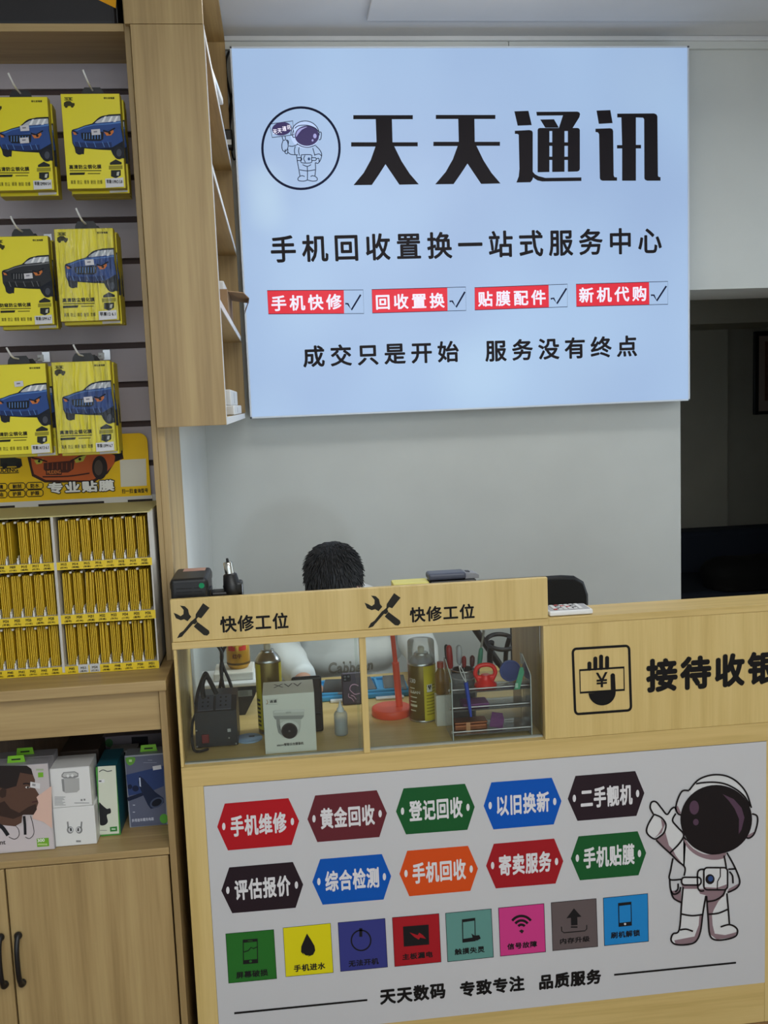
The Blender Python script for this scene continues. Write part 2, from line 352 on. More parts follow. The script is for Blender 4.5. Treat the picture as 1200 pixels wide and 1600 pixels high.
for p in ([(735, 425), (762, 425), (765, 470), (755, 510), (735, 510)], [(440, 400), (425, 455), (440, 485), (460, 480)], [(305, 470), (318, 515), (345, 512), (340, 465)],
          [(318, 520), (302, 580), (315, 640), (350, 645), (375, 600), (372, 545), (355, 515)], [(355, 515), (380, 530), (375, 575)], [(345, 625), (340, 665), (368, 675), (375, 620)], [(385, 585), (430, 590), (495, 565)], [(375, 660), (410, 685), (490, 690)], [(460, 590), (450, 640), (458, 690)],
          [(505, 600), (500, 650), (510, 700)], [(475, 690), (485, 770), (500, 850), (515, 940)], [(665, 610), (680, 660), (690, 700)], [(700, 585), (745, 630), (770, 685), (755, 750), (725, 790), (700, 780)], [(690, 690), (740, 680), (765, 700)], [(705, 740), (735, 730), (740, 770)],
          [(485, 725), (530, 725), (530, 755), (485, 755)], [(655, 725), (700, 725), (700, 755), (655, 755)], [(530, 690), (645, 690), (650, 735), (645, 782), (535, 782), (528, 740), (530, 690)], [(575, 695), (560, 735), (580, 780)], [(545, 805), (600, 825), (645, 805)], [(600, 825), (603, 900), (602, 985)], [(510, 865), (600, 878), (692, 865)], [(695, 780), (698, 860), (690, 940)],
          [(515, 940), (492, 965), (500, 992), (560, 998), (602, 985)], [(690, 940), (718, 965), (710, 992), (660, 998), (605, 985)], [(515, 940), (545, 935), (570, 945)], [(690, 940), (660, 935), (640, 945)]): A.stroke(p, w, NAVY, 2)
A.ell(620, 738, 14, 18, pr(50, 80, 130), 3)
A.ell(302, 385, 116, 78, VIS, 3, rot=-.14); A.stroke([(158, 330), (430, 292), (446, 455), (190, 487)], 9, NAVY, 2, False, True)
for ch_, x_, y_ in (('天', 200, 392), ('天', 254, 380), ('通', 308, 356), ('讯', 362, 340)): A.text(ch_, x_, y_, y_+56, x_+46, y_, SWH, 4, .03)
A.build('logo_emblem', sign, 'round astronaut logo in a black ring')
A = Art(SY); A.text('手机回收置换一站式服务中心', 424, 368, 411, 1034, 378, SI, 1, .023, 1.2); A.build('headline_lettering', sign)
A = Art(SY); A.text('成交只是开始', 474, 540, 574.5, 717, 551, SI, 1, .026, 1.22); A.build('slogan_lettering', sign); A = Art(SY); A.text('服务没有终点', 758.4, 531.6, 565.5, 995.4, 540, SI, 1, .026, 1.22); A.build('slogan_lettering', sign)
for (o, pts, xr, t, tx, ck) in (((370, 330), [(158, 413), (658, 410), (662, 533), (165, 536)], 557, '手机快修', (182, 440, 522, 546, 475), [(565, 482), (578, 482), (597, 514), (645, 435)]),
                                ((370, 330), [(703, 408), (1192, 395), (1194, 517), (706, 531)], 1096, '回收置换', (726, 434, 514, 1082, 467), [(1108, 470), (1122, 468), (1142, 500), (1188, 420)]),
                                ((720, 330), [(72, 398), (555, 380), (555, 498), (73, 515)], 457, '贴膜配件', (90, 418, 498, 442, 448), [(468, 457), (483, 453), (500, 482), (550, 402)]),
                                ((720, 330), [(600, 380), (1078, 366), (1078, 485), (602, 497)], 980, '新机代购', (616, 398, 478, 966, 430), [(990, 438), (1005, 437), (1020, 467), (1070, 390)])):
    A = Art(SY, o, 3.3333); f = (xr-pts[0][0])/(pts[1][0]-pts[0][0])
    mid = [(xr, pts[0][1]+(pts[1][1]-pts[0][1])*f), (xr+2, pts[3][1]+(pts[2][1]-pts[3][1])*f)]
    A.poly([pts[0], mid[0], mid[1], pts[3]], SR, 1); A.stroke(pts, 3, NAVY, 2, False, True); A.text(t, *tx, SWH, 3, .026, 1.18); A.stroke(ck, 9, NAVY, 2, False)
    A.build('service_tag', sign, 'red tag reading '+t+' with a ticked box')
# power adapter and cable hanging behind the sign's left side
ad = thing('power_adapter', 'black power adapter hanging in the gap left of the lightbox sign', 'adapter', tuple(P(359, 240, 1.44)))
p0 = P(358, 203, 1.44); p1 = P(366, 233, 1.44); m = MB(); m.box(p0.x-.03, SX0-.009, 1.425, 1.475, p1.z, p0.z, BLACK, .006); m.build('adapter_body', ad)
m = MB(); m.box(p0.x-.022, SX0-.014, 1.4245, 1.4248, p1.z+.012, p1.z+.03, WHITE); m.build('rating_label', ad)
m = MB(); m.tube(arcs([P(358, 204, 1.466), P(361, 160, 1.468), P(354, 120, 1.468), P(353, 95, 1.468), P(358, 80, 1.468)], 6, False), .004, SOFTB)
m.tube(arcs([P(359, 204, 1.468), P(357, 180, 1.468), P(362, 150, 1.468), P(366, 110, 1.468)], 6, False), .003, SOFTB); m.tube(arcs([P(360, 230, 1.468), P(366, 250, 1.468), P(372, 235, 1.468)], 6, False), .003, SOFTB); m.build('cord', ad)

# ================================================================== DEEP WALL SHELF UNIT (left, over the bench)
PY, EY = .13, 1.453
ux0, ux1 = P(245, 667, PY).x, P(354, 664, PY).x; uz0 = P(300, 666, PY).z; uzj = P(250, 37, PY).z
un = thing('wall_shelf_unit', 'tall oak wall shelf unit with open right side above the repair bench', 'shelf unit', (ux0, PY, uz0))
m = MB(); m.box(ux0, ux1, PY, PY+.018, uz0, uzj-.001, OAKV, .001); m.build('end_panel', un)
m = MB(); m.box(ux1-.0005, ux1+.0012, PY+.001, PY+.017, uz0, uzj-.001, WHITE); m.build('edge_band', un)
m = MB(); m.box(ux0-.012, ux1, PY, PY+.018, uzj, CZ-.002, OAKV, .001); m.build('upper_panel', un)
m = MB(); m.box(XL+.001, ux1, EY, EY+.016, uz0+.02, CZ-.003, OAKV); m.build('far_panel', un)
m = MB(); m.box(XL+.001, XL+.012, PY+.019, EY-.001, uz0+.02, CZ-.003, OAKY); m.build('back_board', un)
m = MB(); zt_ = P(347, 66, EY).z; m.box(XL+.013, ux1, PY+.019, EY-.001, zt_, zt_+.018, OAKY); m.build('shelf', un)
shz = [P(357, 258.5, EY).z, P(367, 391.5, EY).z, P(375, 527, EY).z]
for z in shz+[uz0+.018]:
    m = MB(); m.box(XL+.013, ux1-.002, PY+.019, EY-.001, z-.018, z, OAKY); m.box(ux1-.002, ux1, PY+.019, EY-.001, z-.018, z, WHITE); m.build('shelf', un)
# things on it
CARD = mat('cardboard', (150, 122, 92), .8); CARDD = mat('cardboard_dark', (105, 84, 62), .85); PAPER = mat('white_card', (214, 216, 217), .6)
M4 = Matrix.Translation((ux1-.045, .45, shz[0])) @ Matrix.Rotation(radians(-3.0), 4, 'Z')
m = MB(); m.box(-.04, .04, -.28, .30, 0.001, .022, PAPER, .003); m.box(-.0405, .0405, .12, .20, .004, .018, mat('pale_blue_card', (190, 205, 222), .6)); m.xf(M4)
m.single('flat_carton', 'long flat white carton lying along the top visible shelf of the wall unit', 'carton', (ux1-.045, .45, shz[0]))
cb = thing('cardboard_box', 'open brown cardboard box with loose flap sticking out over the wall shelf', 'box', (ux1-.07, .95, shz[2]))
q0 = P(344, 452, .75)
zc = shz[2]
m = MB(); m.box(ux1-.12, ux1-.012, .80, 1.12, zc+.001, zc+.004, CARDD); m.box(ux1-.12, ux1-.117, .80, 1.12, zc+.004, zc+.10, CARD); m.box(ux1-.015, ux1-.012, .80, 1.12, zc+.004, zc+.10, CARD); m.box(ux1-.117, ux1-.015, .80, .803, zc+.004, zc+.10, CARD); m.box(ux1-.117, ux1-.015, 1.117, 1.12, zc+.004, zc+.10, CARD); m.build('tray', cb)
e0, e1, e2, e3 = P(356, 452, .95), P(372, 447, 1.0), P(386, 466, 1.08), P(364, 470, 1.02)
m = MB(); z9 = zc+.10
fl = [(ux1-.013, .84, z9), (ux1+.035, .86, z9-.004), (ux1+.05, .95, z9-.012), (ux1+.045, 1.05, z9-.016), (ux1-.013, 1.1, z9)]
m.add(fl+[(x, y, z-.003) for x, y, z in fl], [[0, 1, 2, 3, 4], [9, 8, 7, 6, 5], [0, 5, 6, 1], [1, 6, 7, 2], [2, 7, 8, 3], [3, 8, 9, 4]], CARD)
m.add([(ux1+.05, .95, z9-.012), (ux1+.045, 1.05, z9-.016), (ux1+.03, 1.05, z9-.055), (ux1+.034, .95, z9-.05)], [[0, 1, 2, 3]], CARDD); m.build('flap', cb)
m = MB(); m.box(ux1-.10, ux1-.022, .84, 1.04, zc+.005, zc+.13, PAPER, .004); m.single('white_pouch', 'white paper pouch standing inside the open cardboard box', 'pouch', (ux1-.06, .94, zc+.005))
for k, (y0, y1, h0, h1, xo) in enumerate(((.62, 1.14, .0, .028, .002), (.66, 1.10, .0285, .075, .012))):
    zz = uz0+.019; m = MB(); m.box(ux1-.11, ux1-xo, y0, y1, zz+h0, zz+h1, PAPER, .003); m.box(ux1-xo-.0002, ux1-xo+.0003, y0+.2, y0+.22, zz+h0+.006, zz+h1-.006, pr(150, 152, 156))
    m.single('white_carton', ['low white carton at the bottom of the stack on the lowest wall shelf', 'white carton on top of the stack on the lowest wall shelf'][k], 'carton', (ux1-.06, (y0+y1)/2, zz+h0), 'white cartons on the lowest wall shelf')
# ================================================================== LEFT DISPLAY SHELVING
SLY, AY = .38, .17
xA0, xA1 = P(245, 800, AY).x, P(265, 800, AY).x
ztop = P(180, 1067, 0).z; xcr = P(275, 1322, 0).x
zl1 = P(271, 1323, 0).z; xg = P(6.6, 1355, 0).x; xdr = P(264.6, 1333.6, 0).x
LX = -1.12
ds = thing('display_cabinet', 'oak display cabinet with lower doors and a grooved hanging wall panel on the left', 'cabinet', (-.7, .2, 0))
zca = ztop; zcb = P(200, 1082, 0).z
zp1, zp0 = P(0, 1103, 0).z, P(120, 1152, 0).z
m = MB(); m.box(LX, xcr+.003, -.008, SLY+.02, zcb, zca, OAKH, .002); m.build('cabinet_top', ds)
m = MB(); m.box(LX, xdr-.001, .012, .03, zp0, zcb-.002, OAKH, .001); m.build('drawer_panel', ds)
zl0 = zl1-.017
m = MB(); m.box(LX, xdr, -.002, SLY-.01, zl0, zl1, OAKH, .001); m.build('inner_shelf', ds)
m = MB(); m.box(xdr+.001, xcr, 0, SLY+.02, 0, zcb-.001, OAKV, .001); m.build('side_panel', ds)
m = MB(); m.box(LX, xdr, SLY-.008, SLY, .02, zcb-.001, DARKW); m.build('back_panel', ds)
m = MB(); m.box(LX, xdr, .04, .055, 0, .06, OAKH); m.build('plinth', ds)
for k, (x0, x1) in enumerate(((xg+.002, xdr-.003), (LX+.003, xg-.002))):
    m = MB(); m.box(x0, x1, 0, .018, .07, zl0-.003, OAKV, .0015); dr = m.build('cabinet_door', ds)
    hx = P(33, 1500, 0).x if k == 0 else P(5.2, 1500, 0).x
    hz1, hz0 = P(31, 1456, 0).z, P(36, 1537, 0).z
    m = MB(); pts = [(hx, -.004, hz1-.004), (hx, -.016, hz1-.010), (hx, -.026, hz1-.03), (hx, -.029, (hz0+hz1)/2), (hx, -.026, hz0+.03), (hx, -.016, hz0+.010), (hx, -.004, hz0+.004)]
    m.tube(arcs(pts, 5, False), [.0075, .0085, .0085, .0078, .007]+[.006]*20+[.007, .0078, .0085, .0085, .0085, .0075], BLACK, 12)
    for z in (hz1-.006, hz0+.006): m.ball((hx, -.006, z), (.0095, .008, .0095), BLACK, 14, 8)
    m.build('door_handle', dr)
m = MB(); m.box(xA0, xA1-.018, AY, SLY+.02, zca, CZ-.002, OAKV, .001); m.build('upright_board', ds)
m = MB(); m.box(xA1-.0178, xA1, AY, .515, zca, uz0+.3, OAKV, .001); m.build('upright_board', ds)
zs1, zs0 = P(100, 36.5, AY).z, P(100, 49, AY).z
m = MB(); m.box(LX, xA0-.0005, AY, SLY+.02, zs0, zs1, OAKH, .001); m.build('top_shelf', ds)
SLAT = mat('slat_mauve', (172, 163, 168), .5); GRV = mat('slat_groove', (62, 40, 34), .6)
m = MB(); m.box(LX, xA0-.001, SLY+.012, SLY+.02, zca, CZ-.01, GRV)
gy = [12, 78, 143, 210, 277, 343, 408, 475, 540, 601, 663, 725, 787, 850]
gz = [P(195, y, SLY).z for y in gy]
for i in range(len(gz)-1): m.box(LX, xA0-.001, SLY, SLY+.012, gz[i+1]+.0075, gz[i]-.0075, SLAT, .001)
m.box(LX, xA0-.001, SLY, SLY+.012, zca, gz[-1]-.0075, SLAT); m.box(LX, xA0-.001, SLY, SLY+.012, gz[0]+.0075, CZ-.01, SLAT)
m.build('slat_panel', ds)

# black storage bag on the top shelf
xb1 = P(183, 20, AY+.03).x
bg = thing('storage_bag', 'black storage bag with yellow corner stripe on the top shelf at left', 'bag', (xb1-.2, .26, zs1))
m = MB(); m.box(xb1-.5, xb1, AY+.02, SLY-.03, zs1+.001, zs1+.24, mat('black_nylon', (33, 30, 32), .55), .012, 3); m.build('bag_body', bg)
A = Art(AY+.019); A.poly([(154, 0), (181, 13), (182, -8), (150, -8), (130, -12)], pr(240, 170, 20)); A.build('yellow_stripe', bg)
m = MB(); m.tube([(xb1-.001, AY+.03, zs1+.012), (xb1-.001, AY+.03, zs1+.23)], .002, mat('seam', (90, 90, 92), .6)); m.build('piping', bg)

# ------------------------------------------------------------------ hanging film boxes
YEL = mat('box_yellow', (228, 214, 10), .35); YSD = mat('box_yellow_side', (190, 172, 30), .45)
def car_art(Y, x0, x1, z0, z1, dark):
    def conv(p):
        cx, cy = p; f = (cy-440)/445
        return (x0+(cx-283-35*f)/(277-5*f)*(x1-x0), z0+(885-cy-(cx-300)*.01)/445*(z1-z0))
    A = Art(Y, conv=conv)
    bd, bm_, hi = ((44, 46, 50), (30, 31, 34), (110, 112, 115)) if dark else ((46, 76, 138), (33, 52, 100), (86, 128, 190))
    A.poly([(335, 617), (342, 606), (365, 600), (395, 588), (432, 578), (450, 562), (472, 547), (510, 536), (566, 533), (570, 600), (580, 665), (586, 742), (540, 738), (528, 722), (520, 703), (460, 700), (396, 694), (394, 722), (356, 716), (350, 690), (340, 670)], pr(20, 24, 36), 1)
    A.poly([(338, 620), (344, 609), (395, 592), (436, 582), (455, 566), (476, 551), (512, 541), (563, 538), (566, 600), (576, 660), (525, 690), (460, 694), (396, 688), (352, 684), (343, 668)], pr(*bd), 2)
    A.poly([(398, 592), (437, 583), (520, 576), (566, 568), (567, 590), (520, 605), (485, 612), (400, 612), (350, 612)], pr(*hi), 3); A.poly([(398, 597), (437, 588), (520, 582), (566, 576), (567, 592), (500, 610), (400, 614), (360, 614)], pr(*bd), 4)
    A.poly([(442, 575), (460, 562), (478, 552), (512, 544), (563, 541), (565, 566), (520, 570), (455, 577)], pr(186, 190, 196), 3)
    for x in (490, 520, 545): A.poly([(x, 545), (x+10, 544), (x-2, 571), (x-14, 572)], pr(235, 236, 238), 4)
    A.stroke([(440, 577), (470, 550), (512, 541), (563, 539)], 5, pr(24, 26, 36), 5)
    A.poly([(380, 622), (486, 618), (484, 652), (470, 660), (396, 658), (384, 648)], pr(24, 26, 32), 5)
    for x in range(392, 480, 13): A.rect(x, 625, x+4, 652, pr(*hi), 6)
    A.poly([(488, 618), (505, 622), (530, 608), (534, 618), (522, 634), (500, 636)], pr(205, 120, 60), 6); A.ell(514, 624, 6, 6, pr(40, 20, 10), 7); A.stroke([(484, 612), (508, 619), (540, 600)], 6, pr(18, 20, 30), 8, False)
    A.poly([(342, 617), (356, 622), (362, 632), (348, 631)], pr(205, 120, 60), 6); A.stroke([(338, 611), (352, 617), (368, 626)], 5, pr(18, 20, 30), 8, False)
    A.poly([(352, 664), (440, 672), (522, 666), (526, 690), (460, 696), (396, 690), (354, 686)], pr(*bm_), 5)
    for x in (370, 400, 440, 480, 505): A.stroke([(x, 664), (x+10, 690)], 3, pr(*hi), 6, False)
    A.ell(374, 702, 21, 22, pr(30, 32, 40), 2); A.ell(558, 716, 26, 30, pr(30, 32, 40), 4); A.ell(558, 716, 12, 18, pr(70, 74, 84), 5)
    K = pr(58, 54, 20)
    A.stroke([(302, 458), (340, 458), (340, 470), (302, 470)], 2.5, K, 1, False, True); A.text('牧登', 306, 460, 469, 337, 464, K, 2, .03)
    A.poly([(300, 482), (312, 474), (330, 474), (338, 482), (350, 484), (350, 496), (300, 498)], K, 1); A.ell(311, 498, 7, 8, K, 2); A.ell(339, 497, 7, 8, K, 2)
    A.text('钢化玻璃膜', 486, 455, 465, 536, 459, K, 1, .03)
    A.text('防窥防尘钢化膜' if dark else '高清防尘钢化膜', 326, 771, 792, 475, 780, pr(48, 46, 20), 1, .04)
    A.rect(328, 797, 475, 801, K, 1); A.poly([(328, 808), (400, 807), (396, 818), (328, 819)], pr(40, 40, 20), 1); A.rect(412, 810, 470, 815, pr(120, 112, 24), 1)
    for k in range(5): A.text(['高清', '防尘', '顺滑', '耐刮', '防爆'][k], 334+31*k, 843, 862, 334+31*k+22, 852, pr(120, 112, 24), 1, .02)
    A.poly([(515, 762), (542, 746), (570, 760), (570, 770), (515, 772)], pr(36, 38, 34), 1); A.poly([(510, 776), (574, 774), (574, 792), (510, 794)], pr(150, 142, 40), 1); A.poly([(520, 797), (566, 796), (566, 822), (543, 836), (520, 826)], pr(36, 38, 34), 1); A.poly([(548, 806), (560, 804), (556, 824), (546, 822)], pr(190, 190, 180), 2)
    return A
def film_box(name, x0, x1, y0, z0, z1, dark, label, stickers, group, code):
    t = thing(name, label, 'box', ((x0+x1)/2, y0+.026, z0), group)
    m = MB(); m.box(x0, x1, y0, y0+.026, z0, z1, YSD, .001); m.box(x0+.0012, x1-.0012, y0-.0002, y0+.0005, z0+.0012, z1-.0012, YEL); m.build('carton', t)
    w = x1-x0
    m = MB(); xm = x0+w*.52
    m.prism([(xm-.026, z1), (xm+.026, z1), (xm+.024, z1+.011), (xm+.018, z1+.02), (xm-.018, z1+.02), (xm-.024, z1+.011)], y0+.020, y0+.022, mat('tab_black', (32, 32, 34), .45)); m.build('hang_tab', t)
    A = car_art(y0-.0003, x0, x1, z0, z1, dark); A.build('car_print', t)
    if stickers is not None:
        A = Art(y0-.0035, conv=lambda p: (x0+p[0]*(x1-x0), z0+p[1]*(z1-z0)))
        for (u, v) in stickers: A.poly([(u-.07, v+.03), (u+.08, v+.035), (u+.085, v-.025), (u-.065, v-.03)], pr(208, 206, 210), 1); A.poly([(u-.03, v+.012), (u+.03, v+.015), (u+.03, v+.0), (u-.03, v-.003)], pr(130, 128, 140), 2)
        A.build('price_sticker', t)
    if group.endswith('*'):
        m = MB(); m.add([(x0, y0-.0025, z0), (x1, y0-.0025, z0), (x1, y0-.0025, z1), (x0, y0-.0025, z1)], [[0, 1, 2, 3]], FILM); m.build('shrink_wrap', t, 'clear wrinkled wrap')
        t['group'] = group[:-1]
    A = Art(y0-.0035, conv=lambda p: (x0+p[0]*(x1-x0), z0+p[1]*(z1-z0)))
    A.poly([(.66, .1), (.97, .11), (.97, .012), (.66, .004)], pr(212, 212, 214), 1); a_ = A.c((.68, .09)); b_ = A.c((.95, .045)); A.textw(code, a_[0], b_[0], b_[1], a_[1], INK, 2, .03, natural=True); A.build('model_sticker', t)
    return t
rows = {'top': (((-17, 152), (76.7, 150.5), (82, 297), .16), ((94.3, 146.7), (186.7, 145.7), (196.7, 294), .16)),
        'middle': (((-12, 370), (76.7, 368), (83.3, 507), .17), ((83.3, 358), (175.5, 356), (186.7, 500), .14)),
        'bottom': (((-22, 570), (71.7, 568), (81, 708), .15), ((80, 566.7), (171.7, 562.7), (181.7, 705), .13))}
codes = {('top', 0): '苹果12MINI 5.4', ('top', 1): '苹果11PRO 5.8', ('middle', 0): '苹果15PM 6.7', ('middle', 1): '苹果12 6.1', ('bottom', 0): '苹果14/13 6.1', ('bottom', 1): '苹果13PM 6.7'}
stk = {('top', 0): [(.58, .66), (.56, .53)], ('top', 1): [(.55, .59)], ('middle', 0): [(.6, .55)], ('middle', 1): [(.56, .63)], ('bottom', 0): [(.53, .78)], ('bottom', 1): [(.58, .58)]}
for rn, pair in rows.items():
    for k, (tl, tr, br, yf) in enumerate(pair):
        a_, b_, c_ = P(*tl, yf), P(*tr, yf), P(*br, yf)
        x1 = (b_.x+c_.x)/2; x0 = x1-(b_.x-a_.x); z1 = (a_.z+b_.z)/2; z0 = c_.z
        side = ('left', 'right')[k]; dark = (rn, k) == ('middle', 0)
        col = 'black' if dark else 'blue'
        where = rn+' row, '+side+' hook'
        place = ('left of the three', 'right-hand')[k]
        nb = 4 if k else 3
        for j in range(nb):
            dx = random.uniform(-.002, .002) if j else 0; dz = random.uniform(-.006, .0) if j else 0
            if j == 1: dx += .004; dz -= .002
            if j == 0: lab = 'front yellow film box with %s car on the %s row\'s %s hook' % (col, rn, side)
            else: lab = 'yellow film box %s behind the front one, %s row\'s %s hook' % (['', 'first', 'second', 'third'][j], rn, side)
            film_box('film_box', x0+dx, x1+dx, yf+j*.0275, z0+dz, z1+dz, dark, lab, stk[(rn, k)] if j == 0 else [], 'yellow film boxes hanging on the slat panel'+('*' if j == 0 and (rn, k) in (('middle', 1), ('bottom', 1)) else ''), codes[(rn, k)])
        # clear wrap on the shiny ones stays part of the box material; hook below
        xm = x0+(x1-x0)*.52; zz = z1+.0135
        hk = thing('display_hook', 'white metal hook holding the %s row\'s %s boxes' % (rn, side), 'hook', (xm, SLY, zz), 'hooks on the slat panel')
        m = MB(); m.tube(arcs([(xm, SLY-.004, zz+.012), (xm, .30, zz+.002), (xm, yf+.01, zz), (xm, yf-.03, zz+.002), (xm-.003, yf-.045, zz+.012), (xm-.006, yf-.052, zz+.022)], 5, False), .0022, WHITE, 8); m.build('prong', hk)
        m = MB(); m.box(xm+.006, xm+.026, SLY-.004, SLY-.001, zz+.0, zz+.028, STEEL, .001); m.box(xm-.005, xm+.01, SLY-.006, SLY-.001, zz+.004, zz+.02, WHITE, .001); m.build('back_plate', hk)

# ------------------------------------------------------------------ film packet display rack
RY = .10
xr1 = (P(233.5, 800, RY).x+P(248, 1045, RY).x)/2; xdv = (P(81, 830, RY).x+P(100, 1035, RY).x)/2; RXL = xdv-.012-10*(xr1-.009-xdv-.007)/8
rk = thing('packet_rack', 'white cardboard counter rack with yellow shelf strips and orange car header', 'display rack', (-.6, .2, zca))
CW = mat('rack_white', (200, 197, 190), .6); RYE = mat('rack_yellow', (232, 200, 30), .45)
rz1 = P(232, 800.5, RY).z; rz0 = zca
m = MB(); m.box(RXL, xr1, RY+.012, SLY-.012, rz0+.001, rz0+.006, CW); m.box(xr1-.0035, xr1, RY, SLY-.012, rz0+.001, rz1, CW); m.box(RXL, RXL+.0035, RY, SLY-.012, rz0+.001, rz1, CW); m.box(RXL, xr1, SLY-.015, SLY-.012, rz0+.001, rz1+.02, CW); m.build('carton_shell', rk)
m = MB(); m.box(RXL, xr1, RY, SLY-.015, rz1, rz1+.003, mat('rack_top', (188, 178, 120), .6)); m.build('rack_top', rk)
xdv = (P(81, 830, RY).x+P(100, 1035, RY).x)/2
m = MB(); m.box(xdv-.003, xdv+.003, RY-.0012, SLY-.02, rz0+.006, rz1, CW); m.build('partition', rk)
srow = [(P(120, 890, RY).z, P(120, 878, RY).z), (P(120, 975, RY).z, P(120, 961.5, RY).z), (P(120, 1059, RY).z, P(120, 1045, RY).z)]
srow[0] = (P(0, 896, RY).z, P(0, 884, RY).z); srow[1] = (P(0, 981, RY).z, P(0, 967.5, RY).z); srow[2] = (zca+.001, P(0, 1048.5, RY).z)
labs = [('M05 M06 M07 M08 M09 M10 M11 M12', 'M13 M14 M15 M16 M17 M18 M19 M20'), ('M21 M22 M23 M24 M25 M26 M27 M28', 'M29 M30 M31 M32 M33 M34 M35 M36'), ('M37 M38 M39 M40 M41 M42 M43 M44', 'M45 M53 M54 M46 M48 M49 M50 M51')]
LK = pr(70, 60, 20)
for i, (za, zb_) in enumerate(srow):
    m = MB(); m.box(RXL, xr1-.0002, RY-.0008, RY+.0008, za, zb_, RYE); st = m.build('shelf_strip', rk)
    A = Art(RY-.001, conv=lambda p: p); h = zb_-za
    for s_, names in enumerate(labs[i]):
        nm = names.split(); X0, X1 = ((RXL+.01, xdv-.004), (xdv+.006, xr1-.004))[s_]
        if s_ == 0: X0 = xdv-.006-8*(xr1-.009-xdv-.007)/8; X1 = xdv-.006
        for j, t in enumerate(nm):
            cx = X0+(X1-X0)*(j+.5)/len(nm); w_ = .013
            if t in ('M53', 'M54') : A.poly([(cx-.012, za+h*.1), (cx+.012, za+h*.1), (cx+.012, za+h*1.15), (cx-.012, za+h*1.15)], pr(200, 200, 200), 2)
            A.textw(t, cx-w_/2, cx+w_/2, za+h*.55, za+h*.88, LK, 3, .03, natural=True)
            A.textw(['(红米)', '(荣耀)', '(苹果)', '(华为)', '(小米)', '(通用)'][(i*5+j) % 6], cx-w_*.65, cx+w_*.65, za+h*.14, za+h*.42, LK, 3, .02, natural=True)
    A.build('model_lettering', st)
    m = MB(); m.box(RXL+.004, xr1-.004, RY+.001, SLY-.016, zb_-.003, zb_-.001, CW); m.build('shelf_tray', rk)
m0 = None
tops = [rz1-.004, srow[0][0]-.003, srow[1][0]-.003]
PKF = mat('packet_edge', (244, 208, 52), .5); PKS = mat('packet_side', (224, 190, 38), .45); PKD = mat('packet_fold', (186, 148, 48), .6)
pk = None; ordn = ['', 'first', 'second', 'third', 'fourth', 'fifth', 'sixth', 'seventh', 'eighth', 'ninth', 'tenth', 'eleventh', 'twelfth', 'thirteenth', 'fourteenth', 'fifteenth', 'sixteenth', 'seventeenth', 'eighteenth', 'nineteenth', 'twentieth']
def nth(k): return ordn[k] if k <= 20 else ['twent', 'thirt', 'fort', 'fift'][k//10-2]+('y-'+ordn[k % 10] if k % 10 else 'ieth')
for i in range(3):
    zb0 = srow[i][1]-.001; hgt = tops[i]-zb0-.006
    for s_ in range(2):
        X0, X1 = ((xdv-.175, xdv-.006), (xdv+.007, xr1-.009))[s_]
        n = 8 if s_ else 10; gw = (xr1-.009-xdv-.007)/8
        if s_ == 0: X0 = X1-n*gw
        for g in range(n+1):
            x = X0+g*gw-.002
            if 0 < g < n or (g == 0 and s_ == 0):
                m = MB(); m.box(x-.0005, x+.0005, RY+.0115, RY+.1, zb0, zb0+.02, CW); m.box(x-.0005, x+.0005, RY+.045, RY+.1, zb0+.019, tops[i]-.0035, CW); m.box(x-.0005, x+.0005, RY+.0115, RY+.1, tops[i]-.008, tops[i]-.0031, CW); m.box(x-.0022, x+.0022, RY+.004, RY+.012, zb0, zb0+.010, WHITE, .001); m.box(x-.0012, x+.0012, RY+.004, RY+.009, zb0+.010, zb0+.016, WHITE, .0005)
                m.box(x-.0028, x+.0028, RY+.006, RY+.012, tops[i]-.008, tops[i]-.003, CW, .001); m.build('divider', rk)
        cnt = 0; per = 5 if s_ else 5
        for g in range(n):
            for k in range(per):
                if i == 0 and s_ == 0 and (g == 6 and k > 1): continue
                cnt += 1
                px_ = X0+g*gw+(k+.5)*(gw-.005)/per+.001
                tl = random.uniform(-.012, .012)+(.03 if (i, s_, g) in ((1, 1, 2), (0, 1, 0)) else 0)
                if pk is None:
                    m = MB(); m.box(-.0011, .0011, 0, .10, 0, hgt, PKS, .0005, 1); m.box(-.0010, .0010, -.0009, .0006, .001, hgt-.001, PKF, .0004, 1); m.box(.0004, .0009, -.0011, .0004, .002, hgt-.002, PKD)
                    pk = m.build('film_packet'); o = pk
                else: o = pk.copy(); C.objects.link(o)
                o.location = (px_, RY+.014+random.uniform(0, .003), zb0); o.rotation_euler = (0, tl, 0); o.scale = (1, 1, 1)
                cell = ('left', 'right')[s_]; rown = ('top', 'middle', 'bottom')[i]
                # counted from the white partition outward
                o['rank'] = (g*per+k)
                o['label'] = 'x'; o['category'] = 'packet'; o['group'] = 'yellow film packets in the rack'
                o['cell'] = rown+' '+cell
cells = {}
for o in bpy.data.objects:
    if 'cell' in o.keys(): cells.setdefault(o['cell'], []).append(o)
for cname, L in cells.items():
    rown, cell = cname.split(); L.sort(key=lambda o: o.location.x, reverse=(cell == 'left'))
    for j, o in enumerate(L, 1):
        o['label'] = 'thin yellow packet, %s %s of the white partition, %s row of the rack' % (nth(j), cell, rown)
        del o['cell']; del o['rank']
